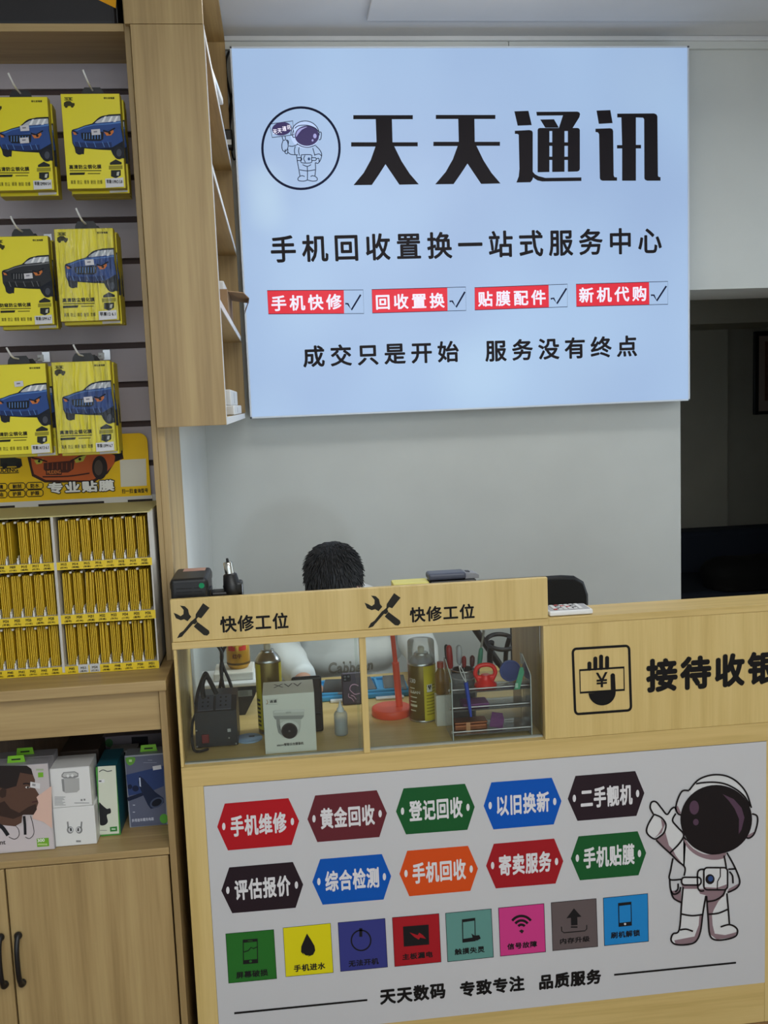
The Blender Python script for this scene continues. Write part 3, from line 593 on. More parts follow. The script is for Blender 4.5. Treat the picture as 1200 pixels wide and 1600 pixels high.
# header card
HY = SLY-.018
hx1 = P(233, 730, HY).x; hz1 = P(210, 677, HY).z; hz0 = P(120, 779.5, HY).z
A = Art(HY); hp = []
for k in range(7): a_ = pi/2*k/6; hp.append((hx1-.022+.022*sin(a_), hz1-.022+.022*cos(a_)))
m = MB(); m.prism([(RXL, hz1)]+hp+[(hx1, hz0), (RXL, hz0)], HY, HY+.003, mat('header_yellow', (238, 192, 0), .55, spec=.3)); m.box(RXL, hx1+.004, HY-.001, HY+.003, hz0-.026, hz0, CW); 
for xa, xb_ in ((P(60, 787, HY).x, P(163, 787, HY).x), (P(200, 787, HY).x, hx1+.003), (RXL, P(23, 787, HY).x)): m.box(xa, xb_, HY-.0014, HY-.0008, hz0-.0155, hz0-.009, mat('slot_dark', (38, 30, 26), .8))
hd = m.build('header_card', rk)
A = Art(HY-.0004, (0, 380), 3); DK = pr(60, 28, 16); OR = pr(196, 92, 38); YW = pr(240, 200, 30)
A.poly([(128, 1000), (200, 960), (340, 950), (480, 955), (570, 965), (580, 1010), (540, 1025), (505, 1080), (440, 1122), (210, 1122), (150, 1092), (140, 1050)], DK, 1)
A.poly([(145, 1008), (205, 985), (340, 975), (490, 978), (540, 995), (535, 1035), (500, 1072), (430, 1112), (215, 1110), (160, 1082), (150, 1045)], OR, 2)
A.poly([(205, 1030), (350, 1018), (345, 1058), (320, 1075), (225, 1078), (205, 1060)], pr(80, 36, 20), 3)
for x in range(225, 350, 22): A.stroke([(x, 1030), (x, 1062)], 4, pr(150, 70, 34), 4, False)
A.rect(216, 1060, 290, 1086, DK, 5); A.text('MUDENG', 222, 1065, 1083, 286, 1073, pr(226, 130, 60), 6, .02, natural=True)
A.poly([(160, 1018), (205, 1010), (196, 1032), (172, 1036)], pr(190, 190, 70), 4); A.poly([(345, 1008), (405, 994), (390, 1022), (356, 1030)], pr(190, 190, 70), 4); A.ell(375, 1012, 7, 7, INK, 5); A.ell(184, 1022, 6, 6, INK, 5)
A.stroke([(150, 1006), (185, 1012), (222, 1024)], 7, DK, 6, False); A.stroke([(330, 1022), (372, 1000), (420, 984)], 7, DK, 6, False); A.stroke([(200, 1095), (320, 1092), (420, 1078)], 6, DK, 5)
A.ell(468, 1052, 36, 56, pr(40, 30, 26), 4); A.ell(462, 1052, 20, 36, pr(84, 70, 60), 5); A.poly([(535, 985), (575, 968), (576, 1000), (545, 1024)], INK, 4)
A.poly([(0, 1030), (0, 1000), (20, 992), (60, 992), (72, 1005), (100, 1010), (105, 1045), (0, 1048)], pr(34, 34, 24), 1); A.ell(22, 1042, 13, 14, INK, 2); A.ell(88, 1040, 13, 14, INK, 2)
A.stroke([(-30, 1056), (88, 1052), (88, 1076), (-30, 1080)], 4, INK, 1, False, True); A.text('MUDENG', -28, 1057, 1077, 84, 1064, INK, 2, .03, natural=True)
for (t, bx, by) in (('高清', -45, 1128), ('耐刮', 40, 1125), ('防水', 124, 1122), ('疏油', -45, 1164), ('护屏', 40, 1160), ('护眼', 124, 1157)):
    A.stroke([(bx+8, by), (bx+70, by-2), (bx+78, by+5), (bx+78, by+22), (bx+70, by+29), (bx+8, by+31), (bx, by+24), (bx, by+8)], 4, INK, 1, False, True); A.text(t, bx+20, by+5, by+26, bx+60, by+13, INK, 2, .03)
A.text('专业贴膜', 222, 1118, 1180, 542, 1140, INK, 6, .11, 1.1); A.text('专业贴膜', 227, 1122, 1175, 537, 1142, pr(240, 238, 232), 9, .045, 1.1)
A.poly([(562, 1016), (684, 1010), (688, 1136), (567, 1142)], pr(214, 208, 190), 1)
A.text('扫一扫', 572, 1152, 1174, 622, 1160, INK, 1, .03); A.text('查询型号', 628, 1151, 1172, 694, 1159, INK, 1, .03)
A.build('header_print', hd, 'orange angry car and white title on the header')

# ------------------------------------------------------------------ boxes inside the lower opening
zi = zl1+.0005
def face_conv(x0, x1, z0, z1): return lambda p: (x0+p[0]*(x1-x0), z1-p[1]*(z1-z0))
GRN = mat('hang_green', (122, 186, 40), .4)
def htab(parent, xm, y, z, w=.042):
    m = MB(); m.prism([(xm-w/2, z), (xm+w/2, z), (xm+w/2-.003, z+.017), (xm-w/2+.003, z+.017)], y, y+.0015, GRN); m.box(xm-w*.25, xm+w*.25, y-.0003, y+.0018, z+.006, z+.0095, SOFTB); m.build('hang_tab', parent)
# neckband earphone boxes with a portrait
yb = PZ(84.5, 1327, zl1).y
c1, c2 = P(77, 1192, yb), P(84.5, 1327, yb); mx1 = (c1.x+c2.x)/2; mz1 = P(40, 1195, yb).z
for k in range(2):
    y0 = yb+k*.05
    t = thing('earphone_box', ['white earphone box showing a bearded man in profile, left of the small white cartons', 'grey-topped earphone box standing directly behind the one with the man'][k], 'box', (mx1-.08, y0, zl1), 'earphone boxes in the lower opening')
    m = MB(); m.box(mx1-.19, mx1, y0, y0+.048, zi, mz1, mat('carton_grey', (148, 146, 150), .45), .001); m.box(mx1-.189, mx1-.001, y0-.0004, y0+.001, zi+.001, mz1-.001, mat('carton_pale', (196, 188, 188), .45)); m.build('carton', t)
    htab(t, mx1-.078-.012*k+.02*k, y0+.02, mz1)
    if k == 0:
        A = Art(y0-.0006, (0, 1130), 4.286)
        SK = pr(92, 66, 54); SKD = pr(58, 42, 36)
        A.poly([(-60, 870), (0, 860), (362, 842), (352, 740), (330, 690), (270, 655), (200, 640), (140, 690), (0, 670), (-60, 660)], pr(206, 196, 198), 1)
        A.poly([(210, 520), (345, 420), (350, 705), (290, 660), (220, 640)], pr(222, 186, 170), 1, False)
        A.poly([(-60, 300), (0, 290), (190, 290), (215, 330), (235, 380), (232, 430), (262, 478), (245, 495), (258, 530), (248, 560), (225, 612), (170, 606), (150, 615), (145, 665), (100, 690), (0, 680), (-60, 670)], SK, 2)
        A.poly([(-60, 288), (0, 284), (180, 283), (210, 305), (222, 345), (135, 330), (110, 420), (40, 440), (0, 430), (-60, 440)], pr(40, 33, 32), 3)
        A.poly([(0, 450), (20, 430), (45, 445), (40, 490), (15, 500), (0, 490)], SKD, 4); A.poly([(30, 520), (70, 570), (130, 600), (190, 560), (240, 540), (248, 575), (225, 612), (160, 612), (90, 640), (0, 620), (-60, 560)], SKD, 3)
        A.stroke([(155, 405), (185, 402), (218, 415)], 9, pr(30, 24, 24), 4); A.ell(185, 428, 14, 7, pr(220, 215, 212), 4); A.ell(188, 428, 7, 7, INK, 5); A.stroke([(215, 528), (255, 520)], 7, pr(70, 40, 40), 4, False)
        A.stroke([(-10, 680), (20, 700), (55, 750)], 26, pr(32, 32, 36), 4); A.stroke([(60, 760), (100, 775), (128, 750), (125, 710), (105, 685)], 4, INK, 5); A.stroke([(162, 620), (168, 680), (170, 745)], 18, pr(32, 32, 36), 5, False); A.stroke([(170, 760), (200, 770), (228, 735), (220, 670), (205, 618)], 4, INK, 5)
        A.poly([(205, 390), (270, 402), (268, 438), (203, 428)], pr(220, 218, 218), 6); A.poly([(218, 402), (240, 405), (238, 420), (216, 416)], pr(150, 148, 150), 7)
        A.rect(242, 304, 292, 316, pr(168, 178, 150), 3); A.poly([(255, 330), (290, 328), (291, 360), (256, 362)], pr(120, 180, 50), 3)
        A.poly([(246, 772), (326, 766), (330, 822), (250, 828)], pr(116, 172, 48), 3); A.text('300', 252, 774, 796, 300, 782, pr(235, 240, 225), 4, .03, natural=True); A.rect(254, 804, 318, 816, pr(180, 205, 130), 4)
        A.text('ent', -20, 790, 815, 38, 800, pr(60, 52, 52), 3, .02, natural=True)
        A.build('front_print', t)
# two stacked earbud cartons
ye = PZ(110, 1322, zl1).y; yg_ = PZ(170, 1306, zl1).y
g = lambda cx, cy, Y=ye: P(cx/4.286, 1130+cy/4.286, Y)
ex0 = (g(372, 832).x+g(328, 305).x)/2; ex1 = (g(650, 812).x+g(610, 288).x)/2
em, et = g(500, 560).z, g(470, 297).z
WC = mat('carton_white', (226, 226, 224), .35)
for k, (z0, z1) in enumerate(((zi, em-.0004), (em, et))):
    xx1 = ex1-.004*k
    t = thing('earbud_carton', ['white carton with two wireless earbuds printed on it, bottom of the pair', 'white carton with an earbud charging case printed on it, resting on another'][k], 'carton', ((ex0+ex1)/2, ye+.05, z0), 'small white earbud cartons')
    m = MB(); m.box(ex0, xx1, ye, ye+.085, z0, z1, WC, .0015); m.build('carton', t)
    A = Art(ye-.0006, (0, 1130), 4.286); G1, G2, G3 = pr(176, 176, 174), pr(140, 140, 140), pr(60, 60, 62)
    if k:
        A.poly([(412, 345), (425, 328), (500, 322), (525, 335), (525, 358), (500, 368), (430, 370), (412, 360)], G2, 1, False); A.poly([(418, 350), (430, 333), (500, 328), (520, 340), (518, 350), (430, 360)], pr(192, 192, 190), 2)
        A.poly([(412, 374), (530, 366), (533, 445), (515, 462), (440, 468), (420, 455)], G1, 1); A.poly([(412, 374), (428, 373), (434, 460), (420, 455)], G2, 2); A.ell(455, 352, 9, 10, pr(225, 225, 224), 3); A.ell(485, 350, 9, 10, pr(225, 225, 224), 3)
        for i in range(7): A.rect(366, 492+i*9, 366+[72, 60, 66, 52, 70, 58, 74][i], 495+i*9, G2, 1)
        A.rect(498, 532, 598, 536, G2, 1); A.rect(540, 508, 553, 520, G2, 1); A.rect(560, 506, 572, 518, G2, 1); A.stroke([(332, 308), (606, 292), (628, 545), (356, 565)], 2, pr(200, 200, 198), 1, False, True)
    else:
        for cx, s_ in ((470, 1), (530, -1)):
            A.poly([(cx-22*s_, 660), (cx-12*s_, 658), (cx-8*s_, 700), (cx-18*s_, 704)], G2, 1); A.ell(cx, 715, 22, 24, G2, 1); A.ell(cx+4*s_, 713, 15, 17, pr(210, 210, 210), 2); A.poly([(cx-2, 700), (cx+10*s_, 702), (cx+12*s_, 722), (cx, 722)], G3, 3)
        A.rect(510, 784, 542, 796, G2, 1)
    A.build('front_print', t)
# white and green box
yg = PZ(170, 1306, zl1).y; g = lambda cx, cy, Y=yg: P(cx/4.286, 1130+cy/4.286, Y)
gx1 = (g(806, 740).x+g(778, 285).x)/2; gx0 = ex1+.002; gz1 = g(720, 288).z
t = thing('car_mount_box', 'pale box with green edges and teal side behind the white earbud cartons', 'box', (gx1-.025, yg+.05, zl1))
m = MB(); m.box(gx0, gx1, yg, yg+.12, zi, gz1, mat('teal_card', (24, 92, 108), .4), .001); m.box(gx0, gx1-.0001, yg-.0004, yg+.004, zi, gz1, mat('leaf_green', (70, 150, 60), .4)); m.build('carton', t)
A = Art(yg-.0008, (0, 1130), 4.286); A.poly([(655, 290), (774, 283), (798, 738), (668, 747)], pr(214, 218, 200), 1)
A.poly([(663, 560), (666, 530), (682, 545), (715, 572), (738, 570), (742, 600), (716, 615), (722, 660), (700, 682), (672, 680), (668, 640)], pr(38, 38, 42), 2, True); A.poly([(736, 695), (784, 690), (786, 722), (738, 726)], pr(52, 130, 56), 2); A.rect(748, 704, 774, 712, pr(200, 225, 195), 3)
A.stroke([(664, 325), (690, 312), (720, 322), (750, 316)], 6, pr(80, 84, 80), 2); A.poly([(658, 378), (700, 374), (700, 396), (658, 400)], pr(226, 226, 226), 2); A.rect(662, 382, 680, 392, pr(110, 110, 112), 3); A.rect(670, 715, 716, 719, pr(150, 150, 140), 2); A.build('front_print', t)
# blue-grey charger box
yc = PZ(204, 1293.5, zl1).y; g = lambda cx, cy, Y=yc: P(cx/4.286, 1130+cy/4.286, Y)
bx0 = (g(830, 222).x+g(872, 702).x)/2; bx1 = min(xdr-.002, bx0+.125); bz1 = g(960, 210).z
t = thing('charger_box', 'slate blue car charger box with green hang tab, rightmost in the lower opening', 'box', ((bx0+bx1)/2, yc+.025, zl1))
m = MB(); m.box(bx0, bx1, yc, yc+.05, zi, bz1, mat('carton_slate_side', (150, 154, 162), .4), .001); m.build('carton', t); htab(t, g(988, 200).x, yc+.02, bz1)
A = Art(yc-.0006, (0, 1130), 4.286); SL = pr(92, 96, 116)
A.poly([(838, 230), (1092, 208), (1116, 676), (878, 694)], SL, 1); A.poly([(845, 345), (1095, 285), (1098, 420), (1000, 460), (860, 485)], pr(44, 62, 108), 2); A.poly([(845, 232), (902, 228), (900, 262), (872, 282), (850, 268)], pr(96, 150, 60), 3, True); A.rect(864, 242, 884, 258, pr(180, 210, 150), 4)
A.ell(908, 436, 22, 20, pr(24, 32, 58), 3); A.ell(870, 425, 16, 16, pr(24, 32, 58), 3); A.poly([(850, 498), (930, 470), (990, 455), (990, 470), (920, 500), (860, 522)], pr(22, 30, 54), 3)
A.poly([(935, 352), (962, 372), (1040, 460), (1095, 500), (1098, 530), (1060, 562), (1010, 572), (990, 545), (940, 440), (925, 395)], pr(26, 36, 62), 4, False); A.ell(1050, 530, 48, 32, pr(66, 76, 100), 5, rot=-.5); A.ell(1050, 530, 36, 22, pr(16, 20, 34), 6, rot=-.5); A.poly([(932, 365), (940, 362), (945, 425), (935, 420)], pr(190, 200, 220), 5)
A.text('多用途车载充电器', 884, 640, 662, 1030, 635, pr(190, 192, 205), 3, .03); A.poly([(1022, 288), (1078, 278), (1082, 305), (1026, 314)], pr(206, 206, 210), 4); A.ell(1098, 638, 28, 32, pr(90, 160, 60), 4)
A.rect(960, 262, 1050, 265, pr(140, 144, 158), 3); A.rect(990, 245, 1020, 249, pr(140, 144, 158), 3)
A.rect(890, 545, 905, 550, pr(190, 192, 205), 3); A.rect(890, 592, 904, 597, pr(190, 192, 205), 3); A.build('front_print', t)
# boxes further back
zz = zi
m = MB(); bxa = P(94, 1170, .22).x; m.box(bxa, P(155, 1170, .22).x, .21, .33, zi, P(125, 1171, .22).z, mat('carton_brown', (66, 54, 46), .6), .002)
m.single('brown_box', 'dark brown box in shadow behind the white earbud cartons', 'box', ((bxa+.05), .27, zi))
x0_, x1_ = P(160, 1162, .3).x, min(xdr-.002, P(253, 1162, .3).x+.03); zt2 = P(200, 1149, .3).z
t = thing('background_box', 'purple-grey box with green spot at the back of the lower opening', 'box', ((x0_+x1_)/2, .33, zi))
m = MB(); m.box(x0_, x1_, .30, .36, zi, zt2, mat('carton_mauve', (116, 106, 110), .5), .001); m.build('carton', t)
A = Art(.2996, (0, 1130), 4.286); A.ell(730, 132, 26, 28, pr(60, 104, 60), 1); A.poly([(880, 92), (990, 88), (994, 152), (884, 158)], pr(24, 22, 28), 1); A.ell(770, 160, 16, 12, pr(86, 62, 66), 1); A.build('front_print', t)
xq = P(170, 1172, .24).x; m = MB(); m.box(xq, xq+.07, .235, .285, zi, P(180, 1173, .24).z, mat('carton_dim', (150, 150, 148), .5), .001); m.box(xq+.022, xq+.042, .2344, .236, P(180, 1173, .24).z-.02, P(180, 1173, .24).z-.004, INK)
m.single('small_carton', 'small pale carton with black mark between the teal and purple-grey boxes', 'carton', (xq+.035, .26, zi))
# ================================================================== RECEPTION COUNTER
pTL, pTR, pBL, pBR = P(317, 1226, 0), P(1198, 1160, 0), P(343, 1600, 0), P(1194, 1535, 0)
px0 = (pTL.x+pBL.x)/2; px1 = (pTR.x+pBR.x)/2; pz1 = (pTL.z+pTR.z)/2; pz0 = pBR.z
cx0 = P(289.5, 1300, 0).x; cx1 = 2.1
fz1, fz0 = (P(265, 937, 0).z+P(855, 903, 0).z)/2, P(857, 966, 0).z
fx1 = P(856, 930, 0).x
bz1_ = fz0; bz0_ = P(849, 977.5, 0).z
zs = (P(281, 1197.5, 0).z+P(853.5, 1153.6, 0).z)/2 - .004        # showcase floor
gx_l = P(281, 1100, 0).x; gx_r = P(851, 1060, 0).x
ct = thing('reception_counter', 'pale wood repair and cash counter with glass showcase and printed front poster', 'counter', (.4, .3, 0))
BD = PZ(520, 1059, zs).y+.008
m = MB(); m.box(cx0, px0-.0005, 0, .018, 0, zs-.0182, PINV, .001); m.build('front_stile', ct)
m = MB(); m.box(px1+.0005, px1+.06, 0, .018, 0, zs-.0182, PINV, .001); m.build('front_stile', ct)
m = MB(); m.box(px1+.0615, cx1, 0, .018, 0, zs-.0182, PINV, .001); m.build('front_panel', ct)
m = MB(); m.box(px0, px1, 0, .018, 0, pz0, PINH, .001); m.build('bottom_rail', ct)
m = MB(); m.box(px0, px1, .003, .018, pz0+.001, pz1, PINH); m.build('backing_panel', ct)
m = MB(); m.box(cx0, cx1, -.001, .018, pz1+.0005, zs, PINH, .001); m.build('middle_rail', ct)
m = MB(); m.box(cx0, fx1+.018, .019, BD, zs-.018, zs, PINH); m.build('showcase_floor', ct)
m = MB(); m.box(cx0, gx_l, .001, .30, zs+.0005, bz0_-.0005, PINV, .001); m.box(cx0, cx0+.018, .02, BD, 0, zs-.019, PINV); m.build('side_panel', ct)
m = MB(); m.box(gx_r, gx_r+.018, .019, .33, zs+.0005, bz0_-.0005, OAKV, .001); m.build('side_panel', ct)
m = MB(); m.box(cx0-.002, fx1, -.002, .26, bz0_, bz1_-.0005, PINH, .001); m.box(fx1, cx1, -.002, .115, bz0_, bz1_-.0005, PINH, .001); m.build('top_board', ct)
m = MB(); m.box(cx0, fx1, 0, .016, bz1_, fz1, PINV, .0015); fb = m.build('fascia_board', ct)
m = MB(); m.box(gx_r-.001, cx1, 0, .018, zs+.0005, bz0_-.0005, PINV, .001); cp = m.build('cash_panel', ct)
xd0, xd1 = P(564.7, 1080, 0).x, P(575, 1080, 0).x
m = MB(); m.box(xd0, xd1, .004, .02, zs, bz0_, PINV, .001); m.build('glass_divider', ct)
m = MB(); m.box(gx_l+.001, xd0-.004, .0215, .0255, zs+.001, bz0_-.001, GLASS); m.build('glass_pane', ct)
m = MB(); m.box(xd0-.010, gx_r-.002, .0275, .0315, zs+.001, bz0_-.001, GLASS); m.build('glass_pane', ct)
m = MB(); m.box(gx_l, gx_r-.002, .0205, .033, zs, zs+.003, mat('glass_rail', (168, 170, 160), .35)); m.build('glass_track', ct)
m = MB(); m.box(fx1+.02, cx1, .019, .5, .70, .72, PINH); m.build('desk_top', ct)

ICN = mat('vinyl_charcoal', (42, 40, 34), .55, spec=.2); VB = mat('vinyl_black', (20, 18, 18), .55, spec=.2)
for k, (dx, dy, lx) in enumerate(((0, 0, None), (298.4, -15.7, None))):
    A = Art(-.0003, (260+dx, 840+dy), 3.75)
    A.poly([(215, 384), (253, 411), (204, 473), (186, 466), (176, 478), (181, 494), (168, 507), (150, 505), (140, 496), (160, 478), (170, 470), (172, 448)], ICN, 1)
    A.poly([(146, 488), (160, 500), (108, 560), (96, 550)], ICN, 2); A.poly([(99, 546), (110, 556), (92, 580), (62, 590), (78, 560)], ICN, 1)
    A.poly([(80, 398), (108, 402), (127, 420), (133, 448), (146, 464), (124, 490), (104, 478), (84, 484), (56, 472), (42, 440), (62, 448), (84, 460), (100, 448), (101, 424)], ICN, 1)
    A.poly([(182, 494), (250, 545), (253, 560), (240, 574), (220, 572), (160, 521)], ICN, 1, False)
    A.build('tool_emblem', fb, 'crossed wrench and screwdriver mark')
A = Art(-.0003); A.text('快修工位', 344.5, 963, 989, 450.5, 969.5, VB, 1, .028, 1.06); A.build('lettering', fb)
A = Art(-.0003); A.text('快修工位', 640.5, 949, 973, 741.5, 955.5, VB, 1, .028, 1.06); A.build('lettering', fb)
A = Art(-.0003, (840, 940), 3.3333)
def rr(x0, y0, x1, y1, r, sk=0, n=5):
    o = []
    for (cx, cy, a0) in ((x1-r, y0+r, -90), (x1-r, y1-r, 0), (x0+r, y1-r, 90), (x0+r, y0+r, 180)):
        for k in range(n+1): a_ = radians(a0+90*k/n); o.append((cx+r*cos(a_), cy+r*sin(a_)))
    return o
def skew(pts, q):       # bilinear from unit square to quad TL TR BR BL
    return [((1-u)*(1-v)*q[0][0]+u*(1-v)*q[1][0]+u*v*q[2][0]+(1-u)*v*q[3][0], (1-u)*(1-v)*q[0][1]+u*(1-v)*q[1][1]+u*v*q[2][1]+(1-u)*v*q[3][1]) for u, v in pts]
A.stroke(skew(rr(.02, .02, .98, .98, .06), [(176, 240), (482, 222), (493, 572), (190, 594)]), 13, VB, 1, False, True)
A.stroke([(219, 357), (449, 342), (451, 459), (222, 474)], 11, VB, 3, False, True)
for x, y0, y1 in ((269, 312, 350), (300, 286, 348), (330, 276, 346), (361, 283, 344)): A.poly(rr(x-10, y0, x+11, y1+10, 10), VB, 2)
A.poly([(264, 477)]+[(335+71*cos(radians(k)), 470+70*sin(radians(k))) for k in range(174, -5, -8)]+[(406, 461), (402, 380), (396, 373), (386, 373), (379, 381), (381, 466)], VB, 4)
A.text('¥', 304, 370, 448, 364, 405, VB, 3, .012, natural=True)
A.build('cash_emblem', cp, 'hand holding a banknote in a black square')
A = Art(-.0003); A.text('接待收银', 1009.5, 1030, 1083, 1216, 1047, VB, 1, .045, 1.1); A.build('lettering', cp)

# ------------------------------------------------------------------ poster
m = MB(); m.box(px0, px1, -.0008, .003, pz0, pz1-.001, mat('poster_white', (201, 201, 203), .45)); po = m.build('poster', ct)
PYf = -.0011; s1, o1, o2 = 3.158, (310, 1190), (660, 1180)
def pq(o, l): return [(o[0]+x/s1, o[1]+y/s1) for x, y in l]
BADGE = [('手机维修', (178, 20, 30), pq(o1, [(93, 322), (130, 207), (444, 180), (497, 293), (460, 411), (146, 438)])),
 ('黄金回收', (100, 36, 44), pq(o1, [(538, 284), (576, 167), (880, 141), (930, 254), (893, 372), (587, 397)])),
 ('评估报价', (36, 22, 30), pq(o1, [(113, 637), (152, 522), (466, 495), (517, 606), (480, 721), (167, 748)])),
 ('综合检测', (0, 84, 178), pq(o1, [(562, 594), (601, 481), (905, 456), (951, 565), (914, 680), (613, 706)])),
 ('登记回收', (22, 88, 42), [(618.7, 1267.9), (630.5, 1231.8), (726.5, 1224.6), (741.7, 1260.7), (730.3, 1296.5), (634.4, 1303.7)]),
 ('手机回收', (214, 78, 22), [(624.1, 1365.4), (636.2, 1329.3), (731.2, 1321.5), (746.8, 1357), (735, 1391.8), (639.6, 1400.3)]),
 ('以旧换新', (0, 84, 182), pq(o2, [(302, 250), (340, 134), (638, 111), (686, 226), (648, 341), (350, 366)])),
 ('二手靓机', (40, 26, 34), pq(o2, [(717, 215), (755, 102), (1050, 78), (1095, 186), (1056, 299), (765, 324)])),
 ('寄卖服务', (160, 24, 32), pq(o2, [(314, 546), (352, 437), (650, 411), (695, 522), (657, 633), (362, 657)])),
 ('手机贴膜', (22, 88, 42), pq(o2, [(732, 510), (770, 400), (1062, 375), (1104, 482), (1066, 592), (777, 617)]))]
PW = pr(222, 220, 222)
for t, col, h in BADGE:
    A = Art(PYf); A.poly(h, pr(*col), 1)
    l, r = h[0], h[3]; sl = (r[1]-l[1])/(r[0]-l[0])
    A.ell(l[0]+10.2, l[1]+10.2*sl, 2.6, 5.7, PW, 2); A.ell(r[0]-10.6, r[1]-10.6*sl, 2.6, 5.7, PW, 2)
    W_ = r[0]-l[0]; x0 = l[0]+W_*.17; x1 = r[0]-W_*.155; yl = l[1]+(x0-l[0])*sl
    # letters follow the horizontal of the print, so only its two corners are needed
    A.text(t, x0, yl-15.5, yl+17.5, x1, r[1], PW, 2, .034, 1.04)
    A.build('service_badge', po, 'six-sided badge reading '+t)
T1, T2 = ((320, 1400), 3.158), ((680, 1380), 2.308); IK = pr(24, 22, 24)
def tile(tr, q, col, txt, tx, tc):
    A = Art(PYf, *tr); A.poly(q, pr(*col), 1); A.stroke(q, 2.5, IK, 2, False, True); A.text(txt, *tx, tc, 3, .034, 1.05); return A
def phone(A, x0, y0, x1, y1, sh, k):
    A.poly([(x0, y0+sh), (x1, y0), (x1+2, y1), (x0+2, y1+sh)], IK, 3); h = y1-y0
    return [(x0+k, y0+sh+h*.12), (x1-k+1, y0+h*.12), (x1-k+2, y1-h*.17), (x0+k+1, y1+sh-h*.17)]
c = (38, 108, 38); A = tile(T1, [(103, 186), (340, 165), (355, 407), (118, 430)], c, '屏幕破损', (155, 374, 408, 312, 380), IK)
A.poly(phone(A, 187, 209, 261, 330, 6, 5), pr(*c), 4); A.stroke([(192, 275), (215, 268), (228, 252), (240, 258), (262, 248)], 5, IK, 5, False); A.ell(226, 321, 7, 6, pr(*c), 5); A.rect(212, 218, 236, 221, pr(*c), 5); A.build('fault_tile', po, 'green tile, cracked phone')
c = (222, 210, 18); A = tile(T1, [(386, 157), (620, 134), (634, 377), (400, 398)], c, '手机进水', (440, 340, 375, 595, 350), IK)
A.poly([(504, 184), (524, 215), (541, 245), (545, 268), (535, 288), (512, 298), (490, 293), (475, 275), (476, 248), (490, 215)], IK, 3); A.poly([(484, 280), (498, 292), (518, 293), (505, 298), (490, 293)], pr(*c), 4); A.build('fault_tile', po, 'yellow tile, water drop')
c = (54, 58, 128); A = tile(T1, [(657, 131), (889, 110), (902, 350), (670, 372)], c, '无法开机', (710, 318, 350, 858, 325), IK)
A.stroke([(771+48*cos(radians(k)), 218+50*sin(radians(k))) for k in range(0, 360, 12)], 7, IK, 3, False, True); A.rect(762, 158, 777, 200, IK, 3); A.build('fault_tile', po, 'violet tile, power symbol')
c = (165, 24, 34); A = tile(T1, [(925, 106), (1155, 86), (1166, 325), (937, 348)], c, '主板漏电', (975, 285, 316, 1125, 292), IK)
A.poly([(978, 150), (1104, 140), (1107, 238), (982, 249)], IK, 3); A.poly([(1010, 178), (1050, 192), (1058, 180), (1076, 192), (1092, 210), (1062, 204), (1056, 214), (1032, 200)], pr(*c), 4); A.build('fault_tile', po, 'red tile, sparking board')
c = (96, 146, 138); A = tile(T2, [(37, 108), (202, 92), (210, 266), (45, 283)], c, '触摸失灵', (70, 236, 259, 178, 239), IK)
A.poly(phone(A, 96, 124, 144, 208, 6, 4), pr(*c), 4); A.poly([(130, 180), (142, 188), (158, 186), (164, 198), (150, 206), (136, 200)], IK, 5); A.build('fault_tile', po, 'teal tile, phone with a tapping hand')
c = (205, 60, 132); A = tile(T2, [(228, 89), (392, 73), (398, 247), (235, 263)], c, '信号故障', (260, 217, 240, 367, 218), IK)
for R_ in (44, 29, 15): A.stroke([(311+R_*cos(radians(k)), 165+R_*1.08*sin(radians(k))) for k in range(-140, -39, 10)], 9, IK, 3, False)
A.poly([(302, 172), (311, 166), (320, 171), (313, 181)], IK, 3); A.build('fault_tile', po, 'pink tile, signal arcs')
c = (98, 86, 86); A = tile(T2, [(418, 70), (580, 55), (586, 228), (424, 243)], c, '内存升级', (450, 199, 220, 557, 198), IK)
A.poly([(500, 90), (527, 120), (512, 122), (513, 150), (490, 152), (489, 124), (473, 126)], IK, 3); A.rect(489, 155, 513, 160, IK, 3); A.stroke([(455, 156), (456, 172), (464, 178), (540, 171), (546, 164), (546, 150)], 3.5, IK, 3, False); A.build('fault_tile', po, 'grey tile, upward arrow')
c = (30, 132, 200); A = tile(T2, [(606, 53), (766, 37), (769, 209), (610, 225)], c, '刷机解锁', (633, 176, 200, 738, 172), IK)
A.poly(phone(A, 659, 66, 707, 152, 5, 4), pr(*c), 4); A.ell(684, 146, 4, 4, PW, 5); A.build('fault_tile', po, 'blue tile, plain phone')
A = Art(PYf); A.text('天天数码', 594, 1545, 1570.5, 696, 1549, VB, 1, .045, 1.06); A.build('slogan_lettering', po); A = Art(PYf); A.text('专致专注', 719, 1533.8, 1558.5, 819.5, 1536, VB, 1, .045, 1.06); A.build('slogan_lettering', po); A = Art(PYf); A.text('品质服务', 842.5, 1523, 1547, 939.5, 1524, VB, 1, .045, 1.06); A.build('slogan_lettering', po)
for q in ([(366, 1581.5), (574, 1560.9), (574, 1563.9), (366, 1584.8)], [(959.5, 1521.6), (1150, 1502.6), (1150, 1505.6), (959.5, 1524.6)]): A = Art(PYf); A.poly(q, VB, 1); A.build('rule_line', po)
A = Art(PYf, (980, 1170), 4.573); OL = pr(24, 18, 20); MV = pr(140, 116, 122); AW = pr(214, 214, 214); w = 12
for p in ([(440, 295), (500, 225), (580, 190), (645, 183), (720, 195), (800, 245), (860, 330), (885, 420), (700, 480), (500, 400)], [(395, 985), (385, 1100), (370, 1285), (312, 1365), (340, 1395), (480, 1375), (535, 1180), (560, 1050), (585, 1320), (620, 1362), (700, 1360), (787, 1295), (728, 1255), (712, 1030), (720, 860), (700, 740), (400, 620), (400, 850)], [(158, 400), (185, 465), (140, 560), (150, 610), (205, 650), (300, 745), (410, 845), (420, 640), (330, 515), (340, 420), (280, 465), (200, 375)]): A.poly(p, AW, 1)
